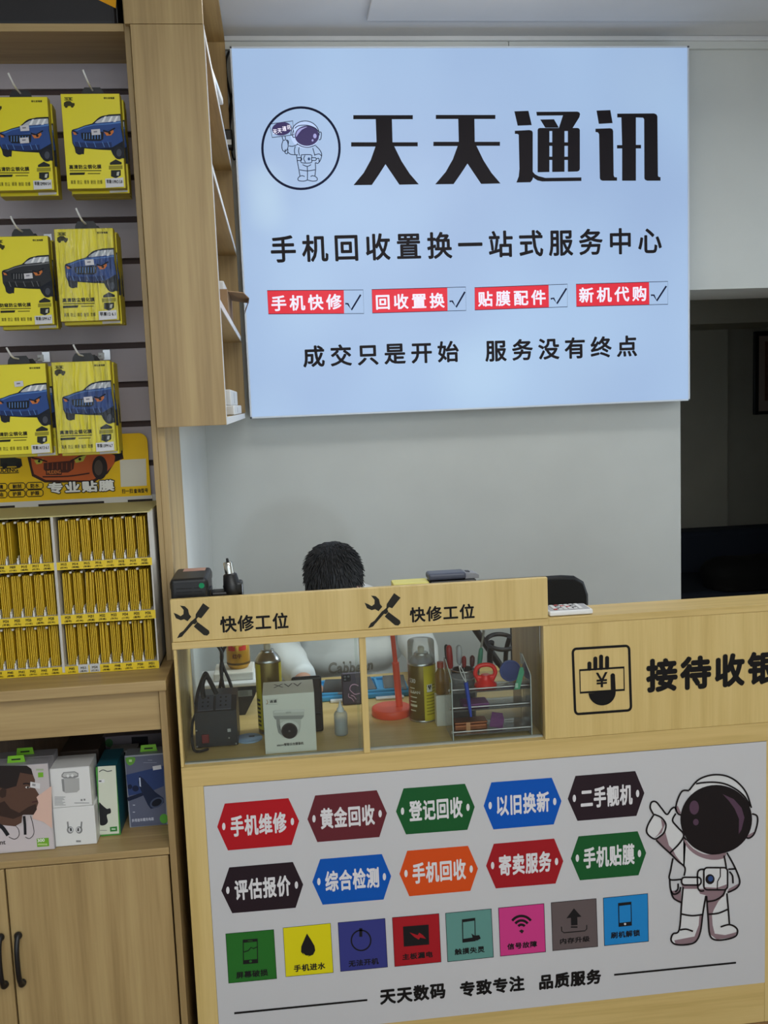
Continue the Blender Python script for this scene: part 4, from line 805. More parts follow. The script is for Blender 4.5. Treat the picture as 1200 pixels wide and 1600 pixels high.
A.poly([(405, 640), (470, 712), (570, 755), (695, 735), (690, 780), (600, 792), (500, 762), (430, 705)], MV, 2, True)
A.poly([(238, 622), (268, 580), (298, 690), (325, 718), (345, 760), (408, 840), (300, 745), (205, 650)], MV, 2); A.poly([(190, 640), (245, 600), (272, 530), (240, 500), (250, 560), (220, 610)], MV, 2)
A.poly([(310, 1015), (385, 1010), (382, 1095), (330, 1065)], MV, 2); A.poly([(385, 955), (525, 945), (525, 970), (500, 1000), (395, 1000)], MV, 2)
A.poly([(505, 1000), (712, 1000), (690, 1055), (600, 1088), (562, 1090), (560, 1045), (520, 1035)], MV, 2); A.poly([(568, 1080), (610, 1090), (700, 1035), (650, 1090), (618, 1150), (605, 1185), (610, 1260), (625, 1320), (700, 1330), (785, 1308), (760, 1345), (640, 1362), (592, 1325)], MV, 2)
A.poly([(535, 1182), (516, 1180), (510, 1260), (480, 1340), (335, 1368), (345, 1392), (430, 1395), (490, 1372), (520, 1310)], MV, 2); A.poly([(725, 1000), (800, 960), (780, 1000), (740, 1025), (715, 1025)], MV, 2); A.poly([(370, 465), (345, 425), (360, 405), (385, 460)], MV, 2); A.poly([(845, 625), (910, 590), (890, 630), (860, 638)], MV, 2)
A.ell(635, 503, 256, 246, OL, 4, 48)
for x, y, a_, b_ in ((477, 418, 34, 50), (489, 522, 20, 23)): A.ell(x, y, a_, b_, pr(86, 62, 80), 5)
A.poly([(680, 322), (760, 358), (815, 420), (836, 490), (815, 575), (795, 608), (797, 500), (765, 425), (725, 370)], pr(86, 62, 80), 5)
for p in ([(440, 295), (500, 225), (570, 192), (645, 183), (720, 197), (790, 240), (850, 315), (885, 420)], [(490, 248), (540, 240), (620, 237), (700, 250), (780, 290), (840, 345), (876, 410)], [(440, 298), (395, 298), (365, 345), (345, 420), (362, 462), (385, 470)], [(890, 462), (925, 478), (928, 530), (905, 605), (868, 636), (835, 625)], [(420, 640), (480, 700), (570, 742), (640, 746), (700, 732)],
          [(185, 465), (163, 420), (172, 380), (205, 378), (245, 425), (282, 467), (312, 430), (336, 416), (350, 440)], [(345, 460), (322, 510), (360, 560), (402, 612), (370, 675), (300, 745)], [(190, 466), (240, 488), (274, 535), (265, 590), (235, 622), (192, 642), (140, 600), (145, 545), (190, 466)], [(205, 650), (255, 700), (310, 750), (360, 800), (410, 845), (405, 905)],
          [(325, 780), (310, 860), (302, 930), (385, 930)], [(302, 930), (308, 1000), (330, 1036), (368, 1022), (380, 985)], [(362, 960), (360, 1000), (340, 1020)], [(310, 1010), (330, 1065), (382, 1095)], [(398, 985), (388, 1090), (370, 1290), (325, 1320), (312, 1365), (345, 1395), (430, 1396), (490, 1372), (522, 1300), (538, 1180), (560, 1048)],
          [(565, 1050), (576, 1200), (588, 1325), (625, 1362), (700, 1360), (770, 1338), (787, 1297), (765, 1267), (722, 1254), (665, 1270)], [(728, 1250), (720, 1140), (710, 1030)], [(375, 1292), (420, 1286), (468, 1302)], [(385, 1178), (460, 1190), (535, 1182)], [(580, 1180), (650, 1172), (715, 1145)], [(570, 1090), (630, 1078), (680, 1045), (700, 1005)],
          [(710, 740), (765, 840), (802, 940), (780, 992), (715, 1025)], [(690, 760), (700, 810), (706, 850)], [(720, 858), (775, 855)], [(728, 875), (750, 905), (754, 960)]): A.stroke(p, w, OL, 6)
for q in (rr(386, 915, 525, 970, 22), rr(545, 846, 714, 1004, 26)): A.poly(q, AW, 7); A.stroke(q, w, OL, 8, False, True)
A.poly([(552, 985), (640, 990), (708, 965), (706, 996), (560, 1000)], MV, 8); A.stroke([(548, 858), (515, 862), (500, 890), (502, 985), (520, 1012), (548, 1010)], w, OL, 8); A.stroke([(662, 850), (662, 908), (642, 945), (640, 1000)], 8, OL, 9, False)
A.ell(588, 928, 33, 36, OL, 9); A.ell(592, 924, 18, 20, pr(46, 76, 130), 10); A.build('astronaut_print', po, 'cartoon astronaut pointing at the service badges')

# ================================================================== THINGS ON TOP OF THE COUNTER
tb = bz1_
# hot air rework station
yA = .045; a_, b_ = P(265, 905, yA), P(323, 904, yA); sx0, sx1, sz1 = a_.x, b_.x, P(300, 904, yA).z
rw = thing('rework_station', 'black hot air rework station at the left end of the counter top', 'rework station', ((sx0+sx1)/2, .12, tb))
m = MB(); m.box(sx0, sx1, yA, .20, tb+.006, sz1, BLACK, .008, 3); m.box(sx0-.002, sx1+.002, yA+.004, .196, sz1-.03, sz1-.004, BLACK, .008, 3); m.build('housing', rw)
m = MB()
for k in range(3): z = sz1-.022-.0085*k; m.box(sx0+.014, sx0+.05, yA-.0006, yA+.001, z-.002, z, SOFTB); m.box(sx0+.055, sx1-.012, yA-.0006, yA+.001, z-.002, z, SOFTB)
m.box(sx0+.006, sx1-.006, yA-.0008, yA+.0, sz1-.012, sz1-.011, mat('dark_line', (40, 40, 42), .5)); m.build('front_vent', rw)
m = MB(); q = P(315, 915, yA-.001); m.prism([(q.x+.0065*cos(k*pi/9), q.z+.0065*sin(k*pi/9)) for k in range(18)], yA-.0012, yA+.001, pr(20, 140, 90)); m.build('round_sticker', rw)
m = MB(); m.box(sx0+.02, sx1-.012, .15, .192, sz1-.0005, sz1+.0004, pr(190, 150, 135)); m.build('top_label', rw)
m = MB()
for x in (sx0+.015, sx1-.015):
    for y in (.06, .18): m.lathe((x, y, tb+.0008), [(.006, 0), (.006, .006)], SOFTB, 12)
m.build('rubber_foot', rw)
hb = P(365, 930, .10); ht = P(355, 874, .10)
m = MB(); m.box(P(368, 910, .1).x, P(379, 910, .1).x, .085, .13, tb+.02, P(378, 908, .1).z, BLACK, .005); m.box(sx1+.004, P(379, 910, .1).x, .085, .13, tb+.02, P(378, 921, .1).z, BLACK, .005); m.box(sx1-.002, sx1+.006, .08, .125, tb+.03, P(378, 915, .1).z, BLACK, .002); m.build('handle_cradle', rw)
dv = (ht-hb); m = MB(); pt = lambda f: hb+dv*f
m.tube([pt(-.6), pt(-.1), pt(.05), pt(.30), pt(.33), pt(.58), pt(.62)], [.013, .018, .0205, .0215, .020, .0165, .011], BLACK, 20); m.tube([pt(.5), pt(.62), pt(.9), pt(.93)], [.0115, .0112, .0112, .009], mat('chrome', (210, 208, 200), .15, 1), 18); m.tube([pt(.9), pt(1.02), pt(1.03)], [.0035, .003, .002], SOFTB, 10); hg = m.build('hot_air_handle', rw)
m = MB(); x_ = sx0+.02
m.tube(arcs([(x_, .20, tb+.03), (x_-.004, .275, tb+.022), (cx0+.004, .322, tb-.02), (cx0-.0050, .33, tb-.12), (cx0-.0050, .34, .88), (cx0-.0046, .28, .78), (cx0-.0046, .1, .60), (cx0-.0046, .08, .3), (cx0-.0046, .1, .02)], 8, False), .0036, SOFTB, 10); m.build('power_cord', rw)

# stack behind the fascia
a_, b_ = P(614, 910, .06), P(748, 905, .06); z = P(640, 911, .05).z
m = MB(); m.box(a_.x, P(670, 905, .06).x, .05, .105, tb+.0005, z, mat('lemon_card', (222, 214, 120), .5), .003); m.single('yellow_box', 'pale yellow box on the counter top behind the sign board', 'box', ((a_.x+b_.x)/2-.06, .08, tb))
m = MB(); m.box(P(671.5, 905, .06).x, b_.x-.008, .048, .107, tb+.0005, z, BLACK, .003); m.single('black_box', 'black box under the slate handheld device behind the sign board', 'box', (b_.x-.05, .08, tb))
gd = thing('handheld_device', 'slate handheld device with grey connector end lying beside the pale yellow box', 'device', ((a_.x+b_.x)/2+.02, .1, z))
x0, x1, x2 = P(669, 900, .06).x, P(728, 900, .06).x, P(748, 900, .06).x; zt_ = z+.018
m = MB(); m.box(x0, x1, .053, .105, z+.0005, zt_, mat('slate_blue', (74, 78, 94), .3), .006, 3); m.build('device_body', gd)
m = MB(); m.box(x0+.002, x1-.002, .055, .103, z+.0004, z+.006, BLACK, .002); m.build('lower_shell', gd)
m = MB(); m.prism([(x1-.004, z+.001), (x2, z+.001), (x2, z+.009), (x2-.008, z+.013), (x1-.004, z+.016)], .057, .10, mat('mid_grey', (140, 142, 148), .35)); 
for x in (x1+.003, x1+.011): m.box(x, x+.005, .0595, .0605, z+.003, z+.011, BLACK)
m.box(x1+.002, x1+.012, .07, .09, z+.012, z+.0165, BLACK, .001); m.build('connector_end', gd)
# white calculator on the cash top
a_, b_ = P(859, 958, .012), P(927, 956, .012)
ca = thing('calculator', 'white desk calculator with red and dark keys on the cash top', 'calculator', ((a_.x+b_.x)/2, .05, tb))
m = MB(); m.box(a_.x, b_.x, .012, .082, tb+.0005, tb+.013, WHITE, .004, 3); m.build('case', ca)
m = MB(); m.box(a_.x+.004, b_.x-.006, .016, .078, tb+.0125, tb+.0138, mat('key_bed', (168, 168, 170), .5), .0005); m.build('keypad', ca)
m = MB(); kc = [mat('key_red', (176, 70, 66), .5), mat('key_dark', (70, 70, 74), .5), mat('key_pale', (214, 214, 214), .5)]
for i in range(5):
    for j in range(6): x = a_.x+.008+.0125*j+.006; y = .022+.0105*i; m.box(x, x+.009, y, y+.007, tb+.0138, tb+.0162, kc[0] if (i+j) % 5 == 0 and j < 4 else kc[1] if j in (1, 4) and i % 2 else kc[2], .0008, 1)
m.build('key_set', ca)
# ================================================================== SHOWCASE CONTENTS
zf = zs+.0005
def onf(px, py): q = PZ(px, py, zs); return q
# white camera carton
yC = .045; a_, b_, c_, d_ = P(410.5, 1086, yC), P(492, 1082, yC), P(494, 1175.5, yC), P(414.5, 1182.5, yC)
X0, X1, Z1 = (a_.x+d_.x)/2, (b_.x+c_.x)/2, (a_.z+b_.z)/2
t = thing('camera_carton', 'white carton with a dome security camera printed on it behind the left glass', 'carton', ((X0+X1)/2, yC+.055, zs))
m = MB(); m.box(X0, X1, yC, yC+.11, zf, Z1, mat('carton_cream', (222, 222, 212), .45), .001); m.build('carton', t)
A = Art(yC-.0006, (270, 980), 4); CG, CD = pr(196, 196, 188), pr(150, 150, 146)
A.poly([(625, 524), (640, 518), (822, 512), (820, 560), (806, 572), (640, 575), (628, 560)], CG, 1); A.poly([(640, 520), (700, 516), (820, 513), (820, 528), (630, 535)], pr(216, 216, 210), 2); A.poly([(628, 555), (820, 550), (806, 573), (640, 576)], CD, 2)
A.poly([(646, 575), (802, 570), (800, 620), (792, 655), (770, 685), (730, 697), (685, 688), (660, 660), (650, 620)], CG, 1); A.poly([(646, 575), (668, 574), (672, 630), (690, 680), (660, 660), (650, 620)], CD, 2); A.ell(727, 622, 62, 40, pr(214, 214, 208), 2)
A.ell(729, 647, 51, 50, pr(66, 58, 56), 3); A.ell(729, 650, 44, 43, pr(32, 26, 28), 4); A.ell(729, 648, 7, 7, pr(90, 84, 84), 5)
A.text('XVV', 706, 528, 540, 740, 532, CD, 3, .03, natural=True); A.text('xiaovv智能云台摄像机', 650, 728, 746, 818, 732, pr(80, 78, 74), 1, .025, natural=True)
A.stroke([(586, 458), (592, 462), (592, 476), (584, 480)], 4, pr(180, 140, 90), 1); A.text('逍遥', 606, 456, 474, 650, 462, pr(70, 70, 68), 1, .03); A.stroke([(580, 453), (655, 450), (656, 480), (581, 483)], 1.5, CD, 1, False, True); A.build('front_print', t)
m = MB(); zT = Z1+.0004      # lettering on the lid, in the lid's own plane
g = glyph('XVV'); gx = [v[0] for v in g[0]]; gy_ = [v[1] for v in g[0]]; w0, w1 = X0+(X1-X0)*.2, X0+(X1-X0)*.78
m.add([(w0+(x-min(gx))/(max(gx)-min(gx))*(w1-w0), yC+.055+(y-min(gy_))/(max(gy_)-min(gy_))*.03, zT) for x, y in g[0]], g[1], pr(100, 98, 96)); m.build('lid_print', t)
# spray cans
def can(name, label, cx, cy, r, h, caph, bodym, collar=True, clearcap=False, lean=None):
    t = thing(name, label, 'spray can', (cx, cy, zs), 'gold aerosol cans in the showcase')
    m = MB(); m.lathe((cx, cy, zf), [(r*.9, 0), (r, .003), (r, h-.002), (r*.98, h)], bodym, 36); m.build('can_body', t)
    m = MB(); m.lathe((cx, cy, zf), [(r*1.01, 0), (r*1.02, .002), (r*1.02, .004), (r, .005)], STEEL, 36); m.lathe((cx, cy, zf+h), [(r, -.003), (r*1.02, 0), (r*.95, .004), (r*.8, .012), (r*.55, .02), (r*.5, .022), (r*.52, .025), (r*.45, .027)], STEEL, 36); m.build('steel_shoulder', t)
    m = MB(); m.lathe((cx, cy, zf+h+.026), [(.0085, 0), (.0085, .012), (.007, .016), (.004, .017)], mat('nozzle_cream', (216, 208, 186), .5), 16); m.build('nozzle', t)
    if clearcap: m = MB(); m.lathe((cx, cy, zf+h-.002), [(r*.99, 0), (r*.97, caph-.004), (r*.9, caph), (r*.3, caph+.001)], CAPM, 36); m.build('clear_cap', t)
    return t
GOLD = mat('can_bronze', (122, 102, 48), .3, .55); GOLD2 = mat('can_lime_yellow', (204, 188, 30), .4)
def wrap(cx, cy, r, z0, z1, a0, a1, m_, mb, n=14):
    vs = []; fs = []
    for k in range(n+1):
        a_ = a0+(a1-a0)*k/n; vs += [(cx+r*sin(a_), cy-r*cos(a_), z0), (cx+r*sin(a_), cy-r*cos(a_), z1)]
    for k in range(n): fs.append([2*k, 2*k+2, 2*k+3, 2*k+1])
    mb.add(vs, fs, m_, True)
def wtext(t_, cx, cy, r, z0, z1, a0, a1, m_, mb, bold=.03, nat=True):
    A_ = Art(0); A_.textw(t_, a0, a1, z0, z1, m_, 0, bold, 1.06, nat)
    mb.add([(cx+r*sin(v.x), cy-r*cos(v.x), v.z) for v in A_.mb.v], A_.mb.f, m_)
q = onf(421, 1150); cy_ = .215; l_, r_ = P(401, 1080, cy_), P(441, 1080, cy_); cx_, rr_ = (l_.x+r_.x)/2, (r_.x-l_.x)/2
hc = P(421, 1030, cy_).z-zf
t = can('aerosol_can', 'bronze and yellow aerosol can half hidden behind the white camera carton', cx_, cy_, rr_, hc, .05, GOLD)
m = MB(); R2 = rr_+.0006; wrap(cx_, cy_, R2, zf+.012, zf+hc-.006, -1.9, -.62, GOLD2, m); wrap(cx_, cy_, R2, zf+.012, zf+hc-.006, .95, 2.0, GOLD2, m)
wtext('530', cx_, cy_, R2+.0003, zf+hc-.078, zf+hc-.06, -.42, .36, pr(210, 206, 190), m)
for k in range(7): wrap(cx_, cy_, R2+.0003, zf+.02+.011*k, zf+.026+.011*k, -1.25, -.8, pr(60, 56, 24), m, 5)
m.build('can_label', t)
cy_ = .222; l_, r_ = P(639, 1090, cy_), P(681.5, 1090, cy_); cx_, rr_ = (l_.x+r_.x)/2, (r_.x-l_.x)/2; hc = P(660, 1034, cy_).z-zf; cph = P(660, 998, cy_).z-zf-hc
t = can('aerosol_can', 'bronze and yellow aerosol can with clear cap beside the orange stand', cx_, cy_, rr_, hc, cph, GOLD, clearcap=True)
m = MB(); R2 = rr_+.0006; wrap(cx_, cy_, R2, zf+.004, zf+hc-.003, -.02, 1.9, GOLD2, m)
wtext('530', cx_, cy_, R2+.0003, zf+hc-.048, zf+hc-.036, -1.2, -.62, pr(214, 210, 196), m); wtext('CLEAN', cx_, cy_, R2+.0003, zf+hc-.076, zf+hc-.068, -1.2, -.3, pr(206, 202, 180), m)
for k, (w_, h_) in enumerate(((.5, .003), (.6, .006), (.55, .003), (.6, .003), (.5, .003), (.45, .003))): wrap(cx_, cy_, R2+.0003, zf+.03+.012*k, zf+.03+.012*k+h_, -1.15, -1.15+w_, pr(206, 202, 170), m, 6)
wrap(cx_, cy_, R2+.0003, zf+hc-.072, zf+hc-.052, .2, .62, pr(214, 214, 200), m, 6)
for (u, v) in ((.41, .062), (.34, .057), (.48, .057)): wrap(cx_, cy_, R2+.0006, zf+hc-v-.004, zf+hc-v+.003, u-.05, u+.05, INK, m, 4)
for k in range(10): wrap(cx_, cy_, R2+.0003, zf+.02+.0085*k, zf+.023+.0085*k, .15, .95, pr(150, 136, 30), m, 6)
m.build('can_label', t)
# black voltage box with sockets
y0 = .12; a_, b_ = P(306, 1112, y0), P(370, 1105, y0); zT = P(330, 1112, y0).z
t = thing('power_supply_box', 'black power supply box with sloping socket top at the left of the showcase', 'power supply', ((a_.x+b_.x)/2, .18, zs))
PB = mat('power_black', (32, 33, 36), .42)
x0, x1 = P(305, 1140, y0).x, P(371, 1140, y0).x; zk = zT+.024
m = MB(); m.prism([(y0, zf+.003), (y0, zT), (y0+.05, zk), (y0+.115, zk), (y0+.115, zf+.003)], x0, x1, PB, 'x'); m.build('housing', t)
m = MB(); sl_ = (zk-zT)/.05
for xs in (x0+.008, x0+.052):
    m.add([(xs, y0+.004, zT+.003+sl_*.002), (xs+.038, y0+.004, zT+.003+sl_*.002), (xs+.038, y0+.05, zk+.003), (xs, y0+.05, zk+.003), (xs, y0+.004, zT), (xs+.038, y0+.004, zT), (xs+.038, y0+.052, zk), (xs, y0+.052, zk)], [[0, 1, 2, 3], [0, 4, 5, 1], [1, 5, 6, 2], [2, 6, 7, 3], [3, 7, 4, 0]], mat('socket_grey', (66, 70, 82), .45))
    for i in range(3):
        for j in range(2): y_ = y0+.012+.013*i; z_ = zT+.0034+sl_*(y_-y0); xx = xs+.010+.013*j; m.add([(xx, y_, z_), (xx+.004, y_, z_), (xx+.004, y_+.005, z_+sl_*.005), (xx, y_+.005, z_+sl_*.005)], [[0, 1, 2, 3]], SOFTB)
m.build('socket_strip', t)
m = MB(); sw = P(321, 1154, y0-.002); m.box(sw.x-.009, sw.x+.009, y0-.004, y0+.001, sw.z-.012, sw.z+.010, mat('switch_red', (120, 22, 22), .4), .002); m.build('rocker_switch', t)
m = MB()
for (px_, py_) in ((308, 1167), (307, 1142), (369, 1162), (358, 1153)): q = P(px_, py_, y0); m.ball((q.x, y0, q.z), (.0025, .0015, .0025), STEEL, 8, 6)
q = P(358, 1141, y0); m.box(q.x-.004, q.x+.004, y0-.0005, y0+.001, q.z-.004, q.z+.004, pr(180, 180, 180)); m.build('screw_set', t)
m = MB()
for x in (x0+.01, x1-.01):
    for y in (y0+.012, y0+.10): m.lathe((x, y, zf), [(.006, 0), (.006, .004)], SOFTB, 10)
m.build('rubber_foot', t)
m = MB(); 
m.tube(arcs([(x0+.002, y0+.03, zT-.01), (x0-.004, y0+.0, zT-.02), (x0-.006, y0-.02, zf+.05), (x0-.004, y0-.03, zf+.012), (x0+.01, y0-.035, zf+.006), (x0+.03, y0-.02, zf+.005)], 8, False), .0034, SOFTB); 
m.tube(arcs([P(318, 1090, .15), P(316, 1070, .15), P(322, 1056, .16), P(330, 1068, .16), P(338, 1084, .16)], 8, False), [.006]*33, SOFTB)
m.tube(arcs([P(306, 1100, .15), P(310, 1078, .17), P(320, 1052, .18), P(326, 1058, .18)], 8, False), .004, SOFTB); m.build('power_lead', t)
t = thing('cable_bundle', 'black cables hanging behind the power supply box from the counter top', 'cable', tuple(P(345, 1040, .27)))
for k, pp in enumerate(([(338, 1006), (347, 1022), (345, 1045), (348, 1068), (352, 1082)], [(354, 1006), (346, 1024), (349, 1042), (357, 1060), (363, 1078)], [(344, 1000), (346, 1022), (347, 1050), (344, 1072), (342, 1084)])):
    m = MB(); m.tube(arcs([P(x, y, .285+.006*k) for x, y in pp], 6, False), .0042, SOFTB); m.build('cable', t)
# label printer with white top, and drink can on it
y0 = .36; a_, b_ = P(312, 1072, y0), P(404, 1072, y0)
t = thing('label_printer', 'black label printer with white top behind the power supply box', 'printer', ((a_.x+b_.x)/2, .44, zs))
zt_ = P(350, 1075, y0).z
m = MB(); m.prism([(a_.x, zf), (a_.x, zt_), (b_.x, zt_), (b_.x-.012, zf+.05), (b_.x-.04, zf)], y0, .50, PB, 'y'); m.build('housing', t)
m = MB(); m.box(a_.x-.004, b_.x+.002, y0-.004, .50, zt_+.0005, zt_+.012, WHITE, .003); z2 = zt_+.034
m.box(P(333, 1060, y0).x, P(396, 1060, y0).x, .38, .49, zt_+.0125, z2, mat('cream_tray', (214, 212, 202), .5), .003); m.build('paper_cover', t)
q = P(383, 1083, y0); m = MB(); m.box(q.x-.019, q.x+.019, y0-.0006, y0+.001, q.z-.009, q.z+.008, pr(140, 146, 144)); 
for k in range(4): m.box(q.x-.016, q.x+.008, y0-.0009, y0, q.z-.006+.0035*k, q.z-.0048+.0035*k, pr(80, 84, 84))
m.build('rating_label', t)
cyy = .44; l_, r_ = P(354, 1030, cyy), P(391, 1030, cyy); cx_, rr_ = (l_.x+r_.x)/2, (r_.x-l_.x)/2; zh = P(372, 1008, cyy).z+.03
t = thing('drink_can', 'gold drink can with red lettering standing on the label printer', 'drink can', (cx_, cyy, z2))
m = MB(); h = zh-z2; m.lathe((cx_, cyy, z2+.0005), [(rr_*.78, 0), (rr_*.84, .003), (rr_, .012), (rr_, h-.014), (rr_*.88, h-.004), (rr_*.9, h)], mat('can_gold', (196, 146, 40), .28, .5), 36); m.build('can_body', t)
m = MB(); m.lathe((cx_, cyy, z2+.0005+h), [(rr_*.9, 0), (rr_*.9, .002), (rr_*.8, -.002), (.0001, -.002)], STEEL, 36); m.build('can_lid', t)
m = MB(); R2 = rr_+.0005; wtext('红牛', cx_, cyy, R2, z2+.032, z2+.046, -.45, .35, pr(110, 60, 20), m, .05, False); wrap(cx_, cyy, R2, z2+.013, z2+.019, -1.3, 1.3, pr(90, 66, 20), m)
for s_ in (-1, 1): wrap(cx_, cyy, R2, z2+.054, z2+.066, s_*.5-.36, s_*.5+.3, pr(186, 40, 26), m, 8); wrap(cx_, cyy, R2, z2+.066, z2+.072, s_*.6-.16, s_*.6+.2, pr(186, 40, 26), m, 6)
m.build('can_label', t)
# standing black tablet behind the carton
y0 = .175; a_, b_ = P(455, 1060, y0), P(502, 1060, y0); bz_ = zf
t = thing('tablet', 'black tablet standing on edge behind the white camera carton', 'tablet', ((a_.x+b_.x)/2, y0+.02, zs))
zt_ = P(490, 1057, y0).z
m = MB(); m.box(a_.x, b_.x, y0, y0+.014, zf, zt_, BLACK, .006, 4); m.build('tablet_body', t)
m = MB(); m.box(a_.x+.005, b_.x-.005, y0-.0004, y0+.001, zf+.006, zt_-.006, mat('screen_dark', (18, 18, 22), .12)); m.build('screen', t)
m = MB(); m.box((a_.x+b_.x)/2-.012, (a_.x+b_.x)/2+.012, y0+.0145, y0+.05, zf, zf+.04, PB, .003); m.build('stand', t)
# blue parts trays with phones
BLUE = mat('tray_blue', (54, 150, 202), .5); BLUD = mat('tray_blue_dark', (36, 116, 168), .55)
l_, r_ = P(500, 1112, .42), P(642, 1105, .42)
yt = PZ(520, 1061, zs+.024).y
t = thing('parts_tray', 'sky blue repair tray lying on the bench in front of the seated person', 'tray', ((l_.x+r_.x)/2, .55, zs))
m = MB(); m.box(l_.x, r_.x, .42, yt, zf, zf+.016, BLUE, .004); 
for f in (0, .33, .66, .985): x = l_.x+(r_.x-l_.x-.008)*f; m.box(x, x+.008, .425, yt-.005, zf+.0155, zf+.024, BLUE, .002)
m.box(l_.x+.002, r_.x-.002, .424, .434, zf+.0155, zf+.024, BLUE, .002); m.box(l_.x+.002, r_.x-.002, yt-.015, yt-.005, zf+.0155, zf+.024, BLUE, .002); m.build('tray_body', t)
m = MB(); m.box(l_.x+.03, l_.x+.07, .405, .4195, zf, zf+.008, WHITE, .002); m.box(r_.x-.1, r_.x-.02, .40, .4195, zf, zf+.006, WHITE, .002); m.build('white_tab', t)
W3 = (r_.x-l_.x)/3
for k in range(3):
    xx = l_.x+W3*(k+.5)+(.004, .0, .006)[k]; rz = (-.12, .05, -.06)[k]
    p = thing('phone', ['dark phone lying in the left bay of the blue tray', 'dark phone lying in the middle bay of the blue tray', 'dark phone lying in the right bay of the blue tray'][k], 'phone', (xx, (.42+yt)/2, zf+.0165), 'phones on the blue tray')
    M_ = Matrix.Translation((xx, (.42+yt)/2, zf+.0165)) @ Matrix.Rotation(rz, 4, 'Z')
    m = MB(); m.box(-.033, .033, -.066, .066, 0, .008, mat('phone_frame', (128, 130, 134), .3, .6), .0035, 3); m.xf(M_); m.build('phone_body', p)
    m = MB(); m.box(-.031, .031, -.064, .064, .0079, .0086, mat('screen_dark', (18, 18, 22), .12), .0003, 1); m.xf(M_); m.build('screen', p)
# purple-backed phone leaning
yP = .375; l_, r_ = P(535, 1090, yP), P(567.5, 1090, yP); hp_ = P(550, 1053, yP).z-zf
t = thing('cased_phone', 'phone in dark purple line-drawn case standing behind the glass divider', 'phone', ((l_.x+r_.x)/2, yP, zs))
M_ = Matrix.Translation(((l_.x+r_.x)/2, yP, zf+.0014)) @ Matrix.Rotation(radians(-6), 4, 'X'); w_ = (r_.x-l_.x)
m = MB(); m.box(-w_/2, w_/2, 0, .010, 0, hp_, mat('case_plum', (52, 42, 58), .4), .004, 3); m.xf(M_); m.build('phone_case', t)
A = Art(-.0004, conv=lambda p: (-w_/2+p[0]*w_, hp_*(1-p[1]))); PK = pr(186, 150, 178)
A.poly(rr(.07, .05, .45, .27, .06), pr(22, 20, 24), 1); 
for (u, v) in ((.17, .11), (.34, .11), (.17, .20)): A.ell(u, v, .06, .033, pr(84, 88, 92), 2)
A.stroke([(.5, .62), (.38, .52), (.45, .40), (.62, .37), (.8, .42)], .03, PK, 2); A.stroke([(.5, .62), (.62, .68), (.85, .66)], .03, PK, 2); A.stroke([(.32, .64), (.30, .74), (.45, .80), (.55, .90)], .03, PK, 2); A.stroke([(.42, .70), (.55, .74), (.66, .84)], .03, PK, 2)
A.mb.xf(M_); A.build('case_print', t)
m = MB(); m.torus((0, .012, .055), .014, .002, STEEL, Matrix.Rotation(pi/2, 3, 'X')); m.tube([(0, .012, .042), (0, .05, .003)], .002, STEEL); m.xf(Matrix.Translation(((l_.x+r_.x)/2, yP, zf))); m.build('ring_stand', t)
# squeeze bottle
q = onf(533, 1150); q.y += .012; l_, r_ = P(522.5, 1135, q.y), P(543.5, 1135, q.y); cx_, rr_ = (l_.x+r_.x)/2, (r_.x-l_.x)/2; hh = P(533, 1112, q.y).z-zf; hn = P(533, 1098, q.y).z-zf
t = thing('squeeze_bottle', 'small clear squeeze bottle with pointed nozzle left of the glass divider', 'bottle', (cx_, q.y, zs))
BT = clear('milky_plastic', (.93, .95, .95), .6, 1.4, .15, .38, (214, 220, 222))
m = MB(); m.lathe((cx_, q.y, zf), [(rr_*.9, 0), (rr_, .003), (rr_, hh-.006), (rr_*.85, hh), (rr_*.5, hh+.002)], BT, 28); m.build('bottle_body', t)
m = MB(); m.lathe((cx_, q.y, zf), [(rr_*.88, .003), (rr_*.88, hh*.62)], mat('liquid_grey', (170, 178, 182), .1), 24); m.build('liquid', t)
m = MB(); m.lathe((cx_, q.y, zf+hh+.001), [(rr_*.55, 0), (rr_*.52, .008), (rr_*.3, .012), (.0016, hn-hh+.004)], mat('nozzle_white', (220, 226, 228), .4), 20); m.build('nozzle', t)
# blue disc
q = onf(389, 1155); t = thing('round_pad', 'pale blue round pad lying beside the bronze aerosol can', 'pad', (q.x, q.y, zs))
m = MB(); R_ = .034; m.lathe((q.x, q.y, zf), [(R_, 0), (R_, .003), (R_-.001, .004), (.0001, .004)], mat('pad_blue', (150, 176, 206), .5), 32); m.build('pad_disc', t)
m = MB(); m.box(q.x+.0, q.x+.014, q.y+.004, q.y+.012, zf+.0039, zf+.0046, pr(60, 64, 76)); m.build('pad_mark', t)
# orange stand lamp
OG = mat('coral_orange', (232, 84, 52), .38); q = onf(612, 1116); cx_, cy_ = q.x, q.y; l_, r_ = P(581, 1116, cy_), P(642.5, 1116, cy_); R_ = (r_.x-l_.x)/2
t = thing('desk_lamp', 'coral orange desk lamp with round base and thin stem on the bench', 'lamp', (cx_, cy_, zs))
m = MB(); m.lathe((cx_, cy_, zf), [(R_*.97, 0), (R_, .003), (R_, .017), (R_*.97, .020), (R_*.9, .021), (.0001, .021)], OG, 40); m.build('base', t)
p0, p1, p2 = P(625, 1113, cy_), P(618, 1036, cy_), P(612.5, 985, cy_); p3 = P(606, 925, cy_)
m = MB(); m.tube([p0, p1], .0092, OG, 14); m.tube([p1-Vector((0, 0, .002)), p1+Vector((0, 0, .002))], .0096, OG, 14); m.tube([p1, p3], .0062, OG, 14); m.build('stem', t)
m = MB(); m.box(p3.x-.03, p3.x+.05, cy_-.02, cy_+.02, p3.z-.004, p3.z+.012, OG, .005, 3); m.build('lamp_head', t); LH = (p3.x-.034, cy_+.01, p3.z+.004)
